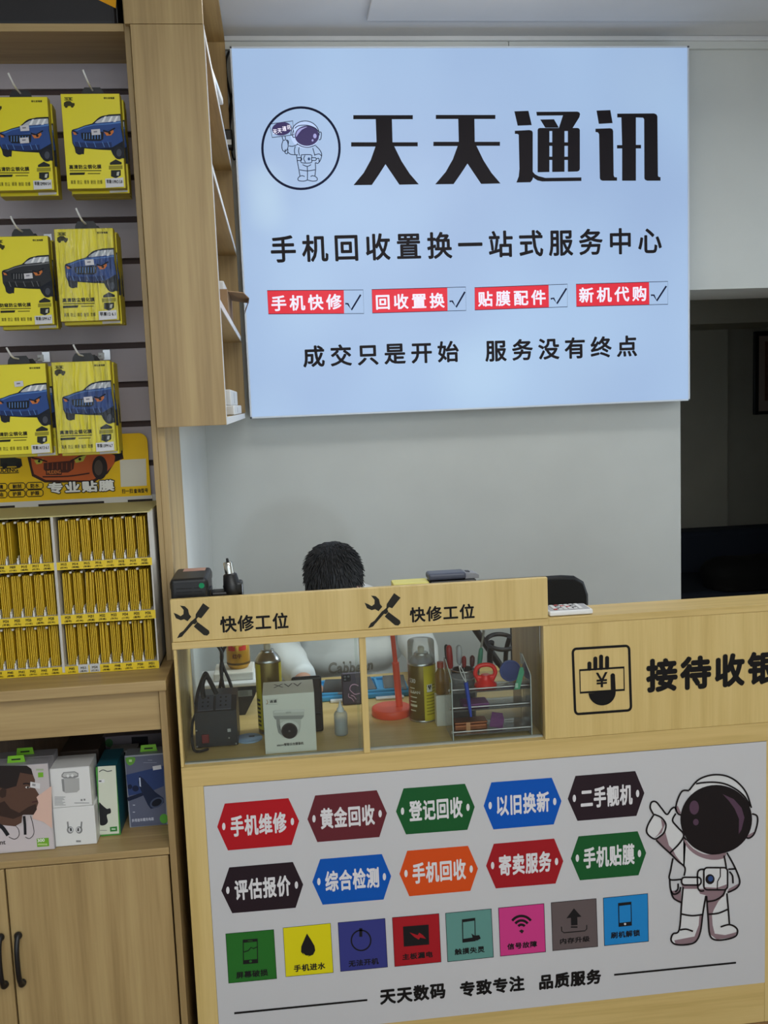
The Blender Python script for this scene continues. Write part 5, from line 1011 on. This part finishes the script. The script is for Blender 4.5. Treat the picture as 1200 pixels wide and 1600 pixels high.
# white carton and amber vial
q = onf(690, 1135); yv = q.y; l_, r_ = P(682, 1110, yv), P(698, 1110, yv); zt_ = P(690, 1087, yv).z
m = MB(); m.box(l_.x, r_.x, yv, yv+.03, zf, zt_, mat('carton_cream', (222, 222, 212), .45), .001); m.single('narrow_carton', 'narrow white carton between the aerosol can and the tool organizer', 'carton', ((l_.x+r_.x)/2, yv+.015, zs))
l_, r_ = P(680, 1060, yv+.015), P(697, 1060, yv+.015); cx_, rr_ = (l_.x+r_.x)/2, (r_.x-l_.x)/2; hz_ = P(688, 1034, yv+.015).z-zt_
t = thing('amber_vial', 'small amber vial standing on the narrow white carton', 'vial', (cx_, yv+.015, zt_))
m = MB(); m.lathe((cx_, yv+.015, zt_+.0005), [(rr_*.85, 0), (rr_, .003), (rr_, hz_*.62), (rr_*.5, hz_*.78), (rr_*.5, hz_*.82)], mat('amber_glass', (128, 92, 30), .12), 22); m.build('vial_body', t)
m = MB(); m.lathe((cx_, yv+.015, zt_+.0005+hz_*.82), [(rr_*.6, 0), (rr_*.6, hz_*.17), (rr_*.5, hz_*.18)], mat('vial_cap', (170, 66, 40), .4), 18); m.build('vial_cap', t)
# acrylic tool organizer
fa = onf(706, 1158); fb_ = onf(831, 1150); yO = (fa.y+fb_.y)/2
xl, xr = P(706, 1110, yO).x, P(831, 1105, yO).x; zt_ = P(706, 1061, yO).z; yB = yO+.10; zb2 = zt_+.028
t = thing('tool_organizer', 'clear acrylic tool organizer with three shelves at the right of the showcase', 'organizer', ((xl+xr)/2, yO+.05, zs))
for x in (xl, xr-.003):
    m = MB(); m.prism([(yO, zf), (yO, zt_-.006), (yO+.006, zt_), (yB-.02, zb2), (yB, zb2), (yB, zf)], x, x+.003, ACRYL, 'x'); m.build('side_plate', t)
    m = MB(); m.tube([(x+.0015, yO-.0008, zf), (x+.0015, yO-.0008, zt_-.006), (x+.0015, yO+.006, zt_), (x+.0015, yB-.02, zb2)], .0012, mat('acrylic_edge', (206, 214, 212), .2), 6); m.build('plate_edge', t)
zsh = [zf+.012, P(760, 1112, yO).z, P(760, 1086, yO).z]
for k, z in enumerate(zsh):
    m = MB(); m.box(xl+.003, xr-.003, yO+.002+.012*k, yB-.002, z, z+.003, ACRYL); m.build('shelf', t)
    m = MB(); m.tube([(xl+.003, yO+.004+.012*k, z+.009), (xr-.003, yO+.004+.012*k, z+.009)], .002, STEEL, 8); 
    for x in (xl, xr): m.ball((x, yO+.004+.012*k, z+.009), (.003, .0042, .0042), STEEL, 10, 6)
    m.build('rail', t)
m = MB(); m.box(xl+.003, xr-.003, yB-.004, yB-.001, zf, zsh[2]+.03, ACRYL); m.build('rear_plate', t)
zT2, zT1, zT0 = zsh[2]+.0035, zsh[1]+.0035, zsh[0]+.0035
# red suction cup with loop handle
q = P(759, 1082, yO+.062); RDM = mat('cup_red', (224, 34, 28), .28); cx_, cy_ = q.x, yO+.062
t = thing('suction_cup', 'glossy red suction lifter with loop handle on the organizer top shelf', 'suction cup', (cx_, cy_, zT2))
m = MB(); m.lathe((cx_, cy_, zT2), [(.027, .0), (.029, .003), (.028, .006), (.022, .012), (.016, .018), (.013, .024), (.011, .03)], RDM, 32); m.build('rubber_cup', t)
zh_ = P(759, 1038, cy_).z; m = MB(); hh = zh_-zT2; rb = .026
m.tube(arcs([(cx_-.016, cy_, zT2+.012), (cx_-.022, cy_, zT2+.025), (cx_-rb, cy_, zT2+hh*.62), (cx_-rb*.8, cy_, zT2+hh*.86), (cx_-rb*.35, cy_, zT2+hh*.97), (cx_+rb*.35, cy_, zT2+hh*.97), (cx_+rb*.8, cy_, zT2+hh*.86), (cx_+rb, cy_, zT2+hh*.62), (cx_+.022, cy_, zT2+.025), (cx_+.016, cy_, zT2+.012)], 6, False), .0055, RDM, 12)
m.tube([(cx_-.022, cy_, zT2+hh*.42), (cx_+.022, cy_, zT2+hh*.42)], .0055, RDM, 12); m.build('loop_handle', t)
# blue round lens-cover tool
q = P(797, 1050, yO+.088); R_ = (P(813, 1050, yO+.08).x-P(781, 1050, yO+.08).x)/2
t = thing('round_blue_tool', 'round navy blue opening tool propped on the organizer behind the red suction cup', 'tool', (q.x, yO+.075, zT2))
M_ = Matrix.Translation((q.x, yO+.083, zT2+.0015)) @ Matrix.Rotation(radians(-3), 4, 'X')
m = MB(); m.prism([(R_*cos(k*pi/16), R_+R_*sin(k*pi/16)) for k in range(32)], 0, .008, mat('tool_navy', (50, 66, 128), .4)); m.xf(M_); m.build('disc', t)
m = MB(); m.torus((0, 0, R_), R_*.96, .0022, mat('tool_navy_rim', (62, 80, 146), .4), Matrix.Rotation(pi/2, 3, 'X')); m.xf(M_); m.build('rim', t)
# green pry tool, blue tweezers, purple strips, copper tape
def stick(name, label, cat, pts, r, m_, tip=None, tipm=None, loc=None):
    t = thing(name, label, cat, tuple(pts[0])); mb = MB(); mb.tube(pts, r, m_, 10); mb.build('handle', t)
    if tip: mb = MB(); mb.tube(tip, [.0022, .0018, .0012][:len(tip)] if len(tip) <= 3 else .0015, tipm or STEEL, 8); mb.build('tip', t)
    return t
g0, g1 = P(806, 1076, yO+.015), P(817, 1042, yO+.02)
t = thing('green_pry_tool', 'pale green flat pry tool standing by the organizer right side', 'tool', (g0.x, yO+.018, zT2))
m = MB(); m.prism([(g0.x-.004, zT2), (g0.x+.010, zT2), (g1.x+.002, g1.z-.012), (g1.x-.001, g1.z), (g1.x-.008, g1.z)], yO+.016, yO+.019, mat('mint_green', (70, 160, 120), .45)); m.build('blade', t)
m = MB(); m.box(g0.x-.001, g0.x+.006, yO+.0155, yO+.0158, zT2+.004, zT2+.016, pr(170, 210, 190)); m.build('white_mark', t)
BLT = mat('tweezer_blue', (44, 66, 142), .4)
p0, p1, p2 = P(736, 1120, yO-.006), P(728, 1066, yO-.003), P(718, 1040, yO+.015)
t = thing('blue_tweezers', 'blue tweezers leaning on the front of the acrylic organizer', 'tweezers', tuple(p0))
m = MB(); m.tube([p0, p0+(p1-p0)*.25, p1], [.0028, .0045, .006], BLT, 10); m.build('grip', t)
for s_ in (-.004, .004): m = MB(); m.tube(arcs([p1, (p1+p2)/2+Vector((s_, 0, 0)), p2+Vector((s_*.3, 0, 0))], 5, False), .0016, STEEL, 8); m.build('arm', t)
PUR = mat('strip_purple', (112, 56, 112), .45)
xa, xb_ = P(722, 1112, yO+.04).x, P(762, 1112, yO+.04).x
m = MB(); m.box(xa, xb_, yO+.02, yO+.07, zT1+.0005, zT1+.012, PUR, .001); m.single('purple_strip_pack', 'purple adhesive strip pack lying flat on the middle organizer shelf', 'adhesive strips', ((xa+xb_)/2, yO+.045, zT1))
t = thing('purple_strip_bundle', 'purple bundle of adhesive strips standing tilted on the lowest organizer shelf', 'adhesive strips', tuple(P(774, 1136, yO+.02)))
q = P(774, 1122, yO+.02)
for k in range(4):
    M_ = Matrix.Translation((q.x, yO+.02+.0035*k, zT0+.004)) @ Matrix.Rotation(radians(12), 4, 'Y'); m = MB(); m.box(-.016+.001*k, .018-.001*k, 0, .003, 0, .026+.003*k, PUR, .0006, 1); m.xf(M_); m.build('strip', t)
CU = mat('copper', (150, 88, 54), .32, .75); l_, r_ = P(709, 1134, yO+.03), P(761, 1132, yO+.03)
t = thing('copper_tin', 'copper coloured flat tin in the lowest organizer shelf', 'tin', ((l_.x+r_.x)/2, yO+.04, zT0))
m = MB(); m.box(l_.x+.001, r_.x, yO+.022, yO+.062, zT0+.0005, zT0+.016, CU, .004, 3); m.build('tin_body', t)
m = MB(); m.box(l_.x+.0005, r_.x+.0005, yO+.0215, yO+.0625, zT0+.0165, zT0+.023, CU, .003, 3); m.build('tin_lid', t)
m = MB(); m.box(l_.x+.03, l_.x+.04, yO+.0212, yO+.0222, zT0+.001, zT0+.022, mat('copper_pale', (214, 160, 116), .3, .6)); m.build('tape_tab', t)
# wire cup with upright tools behind the shelves
yK = yB+.035; kx0, kx1 = P(706, 1060, yK).x, P(742, 1060, yK).x; kcx, kr = (kx0+kx1)/2, (kx1-kx0)/2; kz = P(720, 1046, yK).z
t = thing('tool_cup', 'steel ringed cup holding upright hand tools behind the organizer', 'cup', (kcx, yK, zs))
m = MB(); m.lathe((kcx, yK, zf), [(kr*.92, 0), (kr, .004), (kr, kz-zf), (kr-.002, kz-zf), (kr-.002, .004), (.0001, .004)], mat('dark_steel', (70, 72, 76), .3, .8), 30); m.build('cup_body', t)
m = MB(); m.torus((kcx, yK, kz), kr, .0025, STEEL); m.torus((kcx, yK, kz-.02), kr+.0005, .002, STEEL); m.build('steel_ring', t)
def upright(name, label, cat, bx, tx, ty, w, col, hl, rough=.35, dy=0):
    b = Vector((P(bx, 1070, yK+dy).x, yK+dy, zf+.006)); e = P(tx, ty, yK+dy); t = thing(name, label, cat, tuple(b)); d = (e-b); L = d.length; d.normalize()
    s0 = e-d*hl; m = MB(); m.tube([s0, s0+d*.004, s0+d*hl*.5, s0+d*hl*.85, e-d*.003, e], [w*.5, w*.85, w, w*.92, w*.75, w*.35], mat('tool_%d_%d_%d' % col, col, rough), 12); m.build('handle', t)
    m = MB(); m.tube([b, s0], .0022, STEEL, 8); m.build('shaft', t); return t
upright('red_screwdriver', 'red and black handled screwdriver, tallest red one in the tool cup', 'screwdriver', 709, 701, 1008, .0085, (176, 40, 40), .062)
upright('clear_screwdriver', 'screwdriver with clear pale handle standing in the tool cup', 'screwdriver', 718, 717, 1008, .008, (196, 200, 204), .05, .15, .008)
upright('short_red_screwdriver', 'short red handled screwdriver right of the clear one in the tool cup', 'screwdriver', 725, 725, 1025, .006, (150, 34, 36), .03, .35, -.006)
upright('dark_red_screwdriver', 'dark maroon screwdriver at the right edge of the tool cup', 'screwdriver', 735, 738, 1024, .007, (92, 36, 40), .03, .35, .004)
upright('green_brush', 'slim tool with mint green handle and bristle end in the tool cup', 'brush', 738, 752, 1012, .0065, (70, 150, 120), .055, .4, -.004)
b0, b1 = P(752, 1012, yK-.004), P(756, 985, yK-.004)
m = MB(); m.tube([b0+Vector((0, 0, .001)), b0+(b1-b0)*.4, b1], [.0032, .0028, .0034], mat('brush_grey', (150, 150, 140), .6), 10); o = m.build('bristle_end', [x for x in bpy.data.objects if x.name == 'green_brush'][0])
upright('black_screwdriver', 'black handled screwdriver leaning beside the tall red one in the tool cup', 'screwdriver', 707, 697, 1007, .0065, (30, 28, 30), .055, .35, .012)
# ================================================================== PERSON AT THE BENCH
def evalmesh(mb, vox, smooth=2, name='tmp'):
    me = bpy.data.meshes.new(name); me.from_pydata(mb.v, [], mb.f); me.update()
    o = bpy.data.objects.new(name, me); C.objects.link(o)
    r = o.modifiers.new('r', 'REMESH'); r.mode = 'VOXEL'; r.voxel_size = vox
    s = o.modifiers.new('s', 'SMOOTH'); s.iterations = smooth; s.factor = .6
    dg = bpy.context.evaluated_depsgraph_get(); dg.update(); out = bpy.data.meshes.new_from_object(o.evaluated_get(dg))
    bpy.data.objects.remove(o); out.polygons.foreach_set('use_smooth', [True]*len(out.polygons)); return out
def limb(mb, pts, rs, m):
    mb.tube(arcs(pts, 5, False), [rs[0]+(rs[-1]-rs[0])*0 if False else None for _ in ()] or interp(rs, (len(pts)-1)*5+1), m, 14); 
    mb.ball(pts[0], rs[0], m, 14, 8); mb.ball(pts[-1], rs[-1], m, 14, 8)
def interp(rs, n):
    out = []
    for i in range(n):
        f = i/(n-1)*(len(rs)-1); k = min(int(f), len(rs)-2); out.append(rs[k]+(rs[k+1]-rs[k])*(f-k))
    return out
SKIN = mat('skin', (178, 132, 108), .5); HAIR = mat('black_hair', (17, 16, 17), .6); SHIRT = mat('white_cotton', (206, 208, 206), .85); PANT = mat('dark_trousers', (40, 42, 50), .85)
HYP = .80
top = P(520, 855, HYP); hc_ = top+Vector((0, .012, -.108))
pcx = P(548, 1040, .82).x
pers = thing('person', 'person with short black hair in a white lettered top seated bent over the bench', 'person', (pcx, .95, 0))
sc_ = Vector((pcx, .93, .995))             # base of neck
mb = MB()
# head, bowed forward over the bench
Rh = Matrix.Translation(hc_) @ Matrix.Rotation(radians(24), 4, 'X') @ Matrix.Rotation(radians(-4), 4, 'Y')
k0 = len(mb.v)
mb.ball((0, .006, .012), (.078, .097, .098), SKIN, 24, 16); mb.ball((0, -.03, -.045), (.058, .062, .075), SKIN, 20, 12); mb.ball((0, -.062, -.098), (.026, .022, .02), SKIN, 12, 8)
mb.tube([(0, -.092, .005), (0, -.104, -.018), (0, -.112, -.034)], [.007, .010, .013], SKIN, 10); mb.ball((0, -.106, -.036), (.018, .012, .009), SKIN, 12, 8)
for s_ in (-1, 1):
    mb.ball((s_*.033, -.082, .012), (.019, .012, .008), SKIN, 10, 6); mb.ball((s_*.045, -.066, -.03), (.022, .02, .022), SKIN, 12, 8)
    mb.ball((s_*.079, .004, -.012), (.010, .020, .032), SKIN, 12, 8)
mb.ball((0, -.088, -.068), (.026, .011, .006), SKIN, 12, 6); mb.ball((0, -.086, -.077), (.022, .011, .007), SKIN, 12, 6)
mb.xf(Rh, k0)
limb(mb, [sc_+Vector((0, .01, -.04)), sc_+Vector((-.01, -.03, .02)), hc_+Vector((0, .03, -.06))], [.062, .055, .058], SKIN)
# trunk
for (dz, dy, rx, ry) in ((-.02, .03, .10, .07), (-.08, .02, .165, .095), (-.18, .0, .17, .115), (-.28, .02, .155, .11), (-.40, .05, .155, .12), (-.47, .05, .165, .13)): mb.ball(sc_+Vector((0, dy, dz)), (rx, ry, .075), SKIN, 24, 10)
sh = {}; el = {}; wr = {}
for s_ in (-1, 1):
    sh[s_] = sc_+Vector((s_*.185, .0, -.055)); el[s_] = Vector((pcx+s_*.215, .77, .868)); wr[s_] = Vector((P(476 if s_ < 0 else 660, 1075, .5).x, .49, .846))
    limb(mb, [sh[s_], (sh[s_]+el[s_])/2+Vector((s_*.012, .01, .01)), el[s_]], [.055, .048, .040], SKIN)
    limb(mb, [el[s_], (el[s_]+wr[s_])/2+Vector((s_*.005, 0, .004)), wr[s_]], [.040, .037, .026], SKIN)
    hp = sc_+Vector((s_*.085, .03, -.49)); kn = Vector((pcx+s_*.12, .56, .50)); an = Vector((pcx+s_*.12, .66, .08))
    limb(mb, [hp, (hp+kn)/2+Vector((0, 0, .01)), kn], [.085, .075, .056], SKIN); limb(mb, [kn, (kn+an)/2+Vector((0, .02, 0)), an], [.055, .054, .035], SKIN)
    mb.ball(an+Vector((0, -.05, -.045)), (.042, .12, .035), SKIN, 16, 8)
    # hand: palm, four fingers of unequal length curled around the phone, thumb from the palm's side
    pd = Vector((s_*.04, -.99, -.06)).normalized(); sd = Vector((s_*1.0, .04, 0)); up_ = Vector((0, 0, 1)); pw = wr[s_]
    pc = pw+pd*.045
    mb.add([], [], SKIN)
    limb(mb, [pw, pw+pd*.03, pw+pd*.07], [.024, .032, .033], SKIN)
    for f, (off, L) in enumerate(((.030, .066), (.010, .076), (-.010, .071), (-.029, .056))):
        b = pc+pd*.035+sd*off; limb(mb, [b, b+pd*L*.45+up_*.004, b+pd*L*.75-up_*.010, b+pd*L*.85-up_*.024], [.0082, .0078, .0072, .0062], SKIN)
    b = pw+pd*.02-sd*.026; limb(mb, [b, b+pd*.03-sd*.018, b+pd*.058-sd*.014-up_*.004], [.011, .0105, .0085], SKIN)
me = evalmesh(mb, .0042, 2, 'body'); me.materials.clear(); me.materials.append(SKIN)
for v in me.vertices: v.co -= OFF[pers.name]
body = bpy.data.objects.new('body', me); C.objects.link(body); body.parent = pers
# eyes and brows
m = MB()
for s_ in (-1, 1): m.ball((s_*.033, -.0905, -.002), (.014, .006, .005), mat('eye_white', (220, 216, 210), .3), 10, 6); m.ball((s_*.033, -.0945, -.004), (.006, .003, .005), BLACK, 10, 6)
m.xf(Rh); m.build('eyes', pers)
m = MB()
for s_ in (-1, 1): m.tube([(s_*.018, -.0925, .017), (s_*.034, -.093, .022), (s_*.052, -.084, .018)], [.003, .004, .0025], HAIR, 8)
m.xf(Rh); m.build('eyebrow', pers)
# shirt
mb = MB(); I = Vector
for (dz, dy, rx, ry) in ((-.025, .03, .115, .082), (-.085, .02, .185, .118), (-.18, .0, .19, .14), (-.28, .02, .18, .135), (-.38, .05, .178, .14), (-.45, .05, .185, .148)): mb.ball(sc_+I((0, dy, dz)), (rx, ry, .08), SHIRT, 28, 10)
for s_ in (-1, 1):
    e = sh[s_]+(el[s_]-sh[s_])*1.0
    mb.tube(arcs([e, (e+wr[s_])/2+I((s_*.005, 0, .004)), e+(wr[s_]-e)*.93], 5, False), interp([.056, .05, .04], 11), SHIRT, 16); mb.ball(e, .056, SHIRT, 14, 8)
    mb.tube(arcs([sh[s_]-I((s_*.05, 0, -.01)), sh[s_], sh[s_]+(el[s_]-sh[s_])*.45+I((s_*.014, 0, .008)), e], 5, False), interp([.072, .068, .06, .057], 16), SHIRT, 18)
    mb.ball(sh[s_], .073, SHIRT, 16, 8)
me = evalmesh(mb, .009, 4, 'shirt'); me.materials.clear(); me.materials.append(SHIRT)
rnd = random.Random(3)
bvs = me.copy()
for v in me.vertices:
    x, y, z = v.co; n = .004*sin(38*z+16*x+9*y)+.0035*sin(61*x-23*z+7)+.003*sin(27*y+44*z); v.co += v.normal*n
me.update(); bv = BVHTree.FromPolygons([v.co.copy() for v in me.vertices], [list(p.vertices) for p in me.polygons])
for v in me.vertices: v.co -= OFF[pers.name]
shirt = bpy.data.objects.new('shirt', me); C.objects.link(shirt); shirt.parent = pers; OFF[shirt.name] = OFF[pers.name].copy()
l_, r_, lo, hi_ = P(513, 1043, .79), P(584, 1040, .79), P(548, 1054, .79), P(548, 1033, .79)
A = Art(0); A.textw('Cabbeen', l_.x, r_.x, lo.z, hi_.z, pr(150, 146, 136), 0, .035, natural=True)
m = MB(); vs = []
for v in A.mb.v:
    hit = bv.ray_cast(I((v.x, 0, v.z)), I((0, 1, 0)), 3); vs.append(I((v.x, (hit[0].y if hit[0] else .79)-.0015, v.z)))
m.add(vs, A.mb.f, pr(150, 146, 136)); m.build('chest_lettering', shirt)
# trousers, shoes
mb = MB(); mb.ball(sc_+I((0, .05, -.47)), (.172, .14, .075), PANT, 20, 10)
for s_ in (-1, 1):
    hp = sc_+I((s_*.085, .03, -.49)); kn = I((pcx+s_*.12, .56, .50)); an = I((pcx+s_*.12, .66, .10))
    limb(mb, [hp, (hp+kn)/2+I((0, 0, .01)), kn], [.094, .084, .066], PANT); limb(mb, [kn, (kn+an)/2+I((0, .02, 0)), an], [.065, .062, .05], PANT)
me = evalmesh(mb, .012, 3, 'trousers'); me.materials.clear(); me.materials.append(PANT)
for v in me.vertices: v.co -= OFF[pers.name]
o = bpy.data.objects.new('trousers', me); C.objects.link(o); o.parent = pers
for s_ in (-1, 1): m = MB(); an = I((pcx+s_*.12, .66, .08)); m.ball(an+I((0, -.05, -.036)), (.048, .128, .043), mat('shoe_grey', (70, 70, 74), .6), 18, 10); m.build('shoe', pers)
# hair: cap plus clumped locks
mb = MB(); k0 = 0; vs = []; fs = []; n, kk = 36, 18
lock = random.Random(11)
for i in range(kk+1):
    a_ = pi/2-(pi*.66)*i/kk
    for j in range(n):
        th = 2*pi*j/n; front = max(0, -sin(th)); lim = 1.0
        aa = pi/2-(pi*(.64-.20*front))*i/kk
        wv = 1+.022*sin(9*th+i*.6)+.016*sin(17*th-i)
        ce = max(0, cos(aa))**.78
        vs.append(((.0855*ce*cos(th))*wv, .006+.106*ce*sin(th)*wv, .012+.107*sin(aa)*(1+.012*sin(7*th))))
for i in range(kk):
    for j in range(n): fs.append([i*n+j, (i+1)*n+j, (i+1)*n+(j+1) % n, i*n+(j+1) % n])
mb.add(vs, fs, HAIR, True)
for q in range(1700):
    th = lock.uniform(0, 2*pi); front = max(0, -sin(th)); el_ = lock.uniform(-.30+.62*front, 1.35) if q > 260 else lock.uniform(1.2, 1.54)
    d0 = I((cos(el_)*cos(th), cos(el_)*sin(th), sin(el_))); kx = max(.05, cos(el_))**-.22; p = I((d0.x*.083*kx, .006+d0.y*.103*kx, .012+d0.z*.104))
    dn = I((d0.x*.5, d0.y*.5-.35, -.75+.55*sin(el_))); dn = (dn-d0*dn.dot(d0)*.72).normalized()
    L = lock.uniform(.018, .034); e = p+dn*L+d0*lock.uniform(.003, .013)
    mb.tube([p, p+dn*L*.5+d0*.006, e], [.0026, .0020, .0004], HAIR, 4, False)
mb.xf(Rh); mb.build('hair', pers)
# stool under the person
st = thing('work_stool', 'round black work stool carrying the seated person behind the bench', 'stool', (pcx, 1.0, 0))
zst = sc_.z-.55-.047
m = MB(); m.lathe((pcx, 1.0, 0), [(.14, zst-.06), (.175, zst-.05), (.18, zst-.02), (.16, zst-.004), (.0001, zst-.002)], SOFTB, 32); m.build('seat', st)
m = MB(); m.tube([(pcx, 1.0, .06), (pcx, 1.0, zst-.05)], .022, STEEL, 16); m.build('column', st)
for k in range(4): a_ = k*pi/2+.4; m = MB(); m.tube([(pcx, 1.0, .07), (pcx+.24*cos(a_), 1.0+.24*sin(a_), .045)], [.02, .014], BLACK, 10); m.lathe((pcx+.24*cos(a_), 1.0+.24*sin(a_), 0), [(.02, .001), (.022, .01), (.02, .04)], SOFTB, 12); m.build('leg', st)

# ================================================================== OFFICE CHAIR BEHIND THE CASH DESK
yH = .86
xr_, zt_ = P(916, 930, yH).x, P(880, 905.5, yH).z; xl_ = xr_-.44; zb_ = zt_-.145; ccx = (xl_+xr_)/2
oc = thing('office_chair', 'black office chair with curved backrest behind the cash desk', 'chair', (ccx, yH+.05, 0))
m = MB()
pts = [(xl_+.012, zb_), (xr_-.012, zb_), (xr_, zb_+.02), (xr_, zt_-.06), (xr_-.012, zt_-.022), (xr_-.04, zt_-.004), (xr_-.08, zt_), (xl_+.08, zt_), (xl_+.04, zt_-.004), (xl_+.012, zt_-.022), (xl_, zt_-.06), (xl_, zb_+.02)]
m.prism(pts, yH, yH+.035, mat('chair_mesh', (15, 15, 16), .8)); m.build('backrest', oc)
m = MB(); m.tube([(x, yH+.018, z) for x, z in pts+pts[:1]], .012, BLACK, 8); m.build('back_frame', oc)
q = P(781, 1003, yH-.1)
for s_, xx in ((-1, P(783, 1000, yH-.1).x), (1, xr_-.02)):
    m = MB(); m.torus((xx, yH-.10, q.z), .047 if s_ < 0 else .05, .007, BLACK, Matrix.Rotation(radians(12), 3, 'X'), sx=1, sy=1.2); 
    m.tube(arcs([(xx-.03, yH-.09, q.z), (xx-.028, yH-.06, q.z-.1), (xx+.02, yH-.05, .55), (xx+.06*s_*-1, yH-.05, .50)], 6, False), .010, BLACK, 10); m.tube(arcs([(xx+.03, yH-.09, q.z+.01), (xx+.02, yH-.07, q.z-.07), (xx+.03, yH-.05, .58)], 6, False), .008, BLACK, 10); m.build('armrest', oc)
m = MB(); q2 = P(811, 1010, yH+.02); m.box(q2.x-.022, q2.x+.022, yH+.036, yH+.06, .50, zb_+.1, BLACK, .008); m.tube([(xl_+.05, yH+.03, zb_+.01), (ccx-.06, yH+.05, .72), (ccx-.04, yH+.04, .48)], .012, BLACK, 10); m.build('back_support', oc)
m = MB(); m.box(ccx-.22, ccx+.22, yH-.40, yH+.04, .44, .50, mat('chair_mesh', (15, 15, 16), .8), .025, 4); m.build('seat', oc)
m = MB(); m.tube([(ccx, yH-.18, .08), (ccx, yH-.18, .44)], .025, STEEL, 16); m.build('gas_column', oc)
for k in range(5):
    a_ = 2*pi*k/5+.3; e = I((ccx+.27*cos(a_), yH-.18+.27*sin(a_), .07)); m = MB(); m.tube([(ccx, yH-.18, .10), e], [.024, .014], BLACK, 10); lg = m.build('leg', oc); m = MB(); m.ball(e+I((0, 0, -.041)), (.028, .02, .028), SOFTB, 14, 8); m.build('caster', lg)

# ================================================================== DIM ROOM BEHIND
yF = 3.9; pa = P(1064, 830, yF); sofa_t = P(1130, 828, yF).z
sf = thing('sofa', 'dark navy sofa in the dim room behind the opening', 'sofa', (2.9, yF, 0))
NV = mat('navy_cloth', (40, 48, 64), .8)
m = MB(); m.box(XR-.2, 4.0, yF, yF+.2, .12, sofa_t, NV, .03, 3); m.build('backrest', sf)
m = MB(); m.box(XR-.2, 4.0, yF-.65, yF-.002, .12, .42, NV, .03, 3); m.build('seat', sf)
for x in (XR-.1, 3.9):
    for y in (yF-.58, yF+.12): m = MB(); m.tube([(x, y, .001), (x, y, .13)], .025, SOFTB, 10); m.build('leg', sf)
# black bag heap: one big soft bag with a smaller folded edge
yJ = 3.35
mb = MB(); z0 = .421
for (px_, py_, r_) in ((1128, 922, .11), (1160, 905, .16), (1190, 900, .19), (1215, 905, .20), (1150, 930, .16), (1180, 935, .2)): q = P(px_, py_, yJ); mb.ball((q.x, yJ, q.z), (r_, .15, r_*.75), SOFTB, 18, 10)
for (px_, py_) in ((1135, 935), (1150, 960), (1190, 960), (1215, 960)): q = P(px_, py_, yJ); mb.tube([(q.x, yJ, z0+.09), q], [.16, .10], SOFTB, 14); mb.ball((q.x, yJ, z0+.10), (.17, .15, .095), SOFTB, 16, 8)
me = evalmesh(mb, .03, 3, 'jacket'); me.materials.clear(); me.materials.append(mat('black_cloth', (9, 9, 10), .85))
jk = bpy.data.objects.new('piled_jacket', me); lo = min(v.co.z for v in me.vertices); q = P(1160, 930, yJ)
for v in me.vertices: v.co.z = max(v.co.z, z0); v.co -= I((q.x, yJ, z0))
C.objects.link(jk); jk.location = (q.x, yJ, z0+.001); tag(jk, 'black jacket piled up on the navy sofa in the dim room', 'jacket')
# framed picture
yW = 4.58; a_, b_ = P(1177, 518, yW), P(1179, 648, yW)
fx0 = (a_.x+b_.x)/2; fx1_ = fx0+.62; fzt, fzb = a_.z, b_.z
pc = thing('framed_picture', 'black framed picture hanging on the dim far wall at right edge', 'picture', ((fx0+fx1_)/2, yW, fzb))
m = MB(); f = .035
m.box(fx0, fx0+f, yW-.01, yW+.018, fzb, fzt, BLACK, .004); m.box(fx1_-f, fx1_, yW-.01, yW+.018, fzb, fzt, BLACK, .004); m.box(fx0+f, fx1_-f, yW-.01, yW+.018, fzb, fzb+f*.7, BLACK, .004); m.box(fx0+f, fx1_-f, yW-.01, yW+.018, fzt-f, fzt, BLACK, .004); m.build('frame', pc)
m = MB(); m.box(fx0+f, fx1_-f, yW, yW+.016, fzb+f*.7, fzt-f, mat('mount_card', (176, 160, 150), .7)); m.build('mount', pc)
m = MB(); m.box(fx0+f+.05, fx1_-f-.05, yW-.002, yW, fzb+.1, fzt-f-.04, mat('picture_brown', (124, 88, 72), .6)); m.build('canvas', pc)

# ================================================================== LIGHT
def area(name, loc, sx, sy, e, col=(1, 1, 1), rot=(0, 0, 0)):
    l = bpy.data.lights.new(name, 'AREA'); l.shape = 'RECTANGLE'; l.size = sx; l.size_y = sy; l.energy = e; l.color = col
    o = bpy.data.objects.new(name, l); C.objects.link(o); o.location = loc; o.rotation_euler = rot; return o
LC = (1, 1, .965)
area('ceiling_lamp', (.4, -2.0, CZ-.25), 2.0, .3, LP[0], LC)
area('ceiling_lamp', (.9, -3.6, CZ-.25), 2.2, .3, LP[1], LC)
area('ceiling_lamp', (.55, .45, CZ-.25), 1.2, .2, LP[2], LC)
area('ceiling_fill', (.4, -2.0, CZ-.24), 2.0, .3, LP[4], LC, (pi, 0, 0))  # this and the next: upward fill lights added to brighten the ceiling
area('ceiling_fill', (.55, .45, CZ-.24), 1.2, .2, LP[5], LC, (pi, 0, 0))
l = area('side_wall_fill', LH, .05, .05, 1.7, (.74, .87, 1)); l.rotation_euler = Vector((-.8, .58, .12)).to_track_quat('-Z', 'Y').to_euler()  # added fill at the lamp head, aimed sideways to brighten the left side wall
w = bpy.data.worlds.new('World'); bpy.context.scene.world = w; w.use_nodes = True
w.node_tree.nodes['Background'].inputs[0].default_value = (.80, .91, 1, 1); w.node_tree.nodes['Background'].inputs[1].default_value = LP[3]
sc = bpy.context.scene
sc.view_settings.view_transform = 'Standard'; sc.view_settings.look = 'None'; sc.view_settings.gamma = 1; sc.view_settings.use_curve_mapping = False
sc.view_settings.exposure = 0
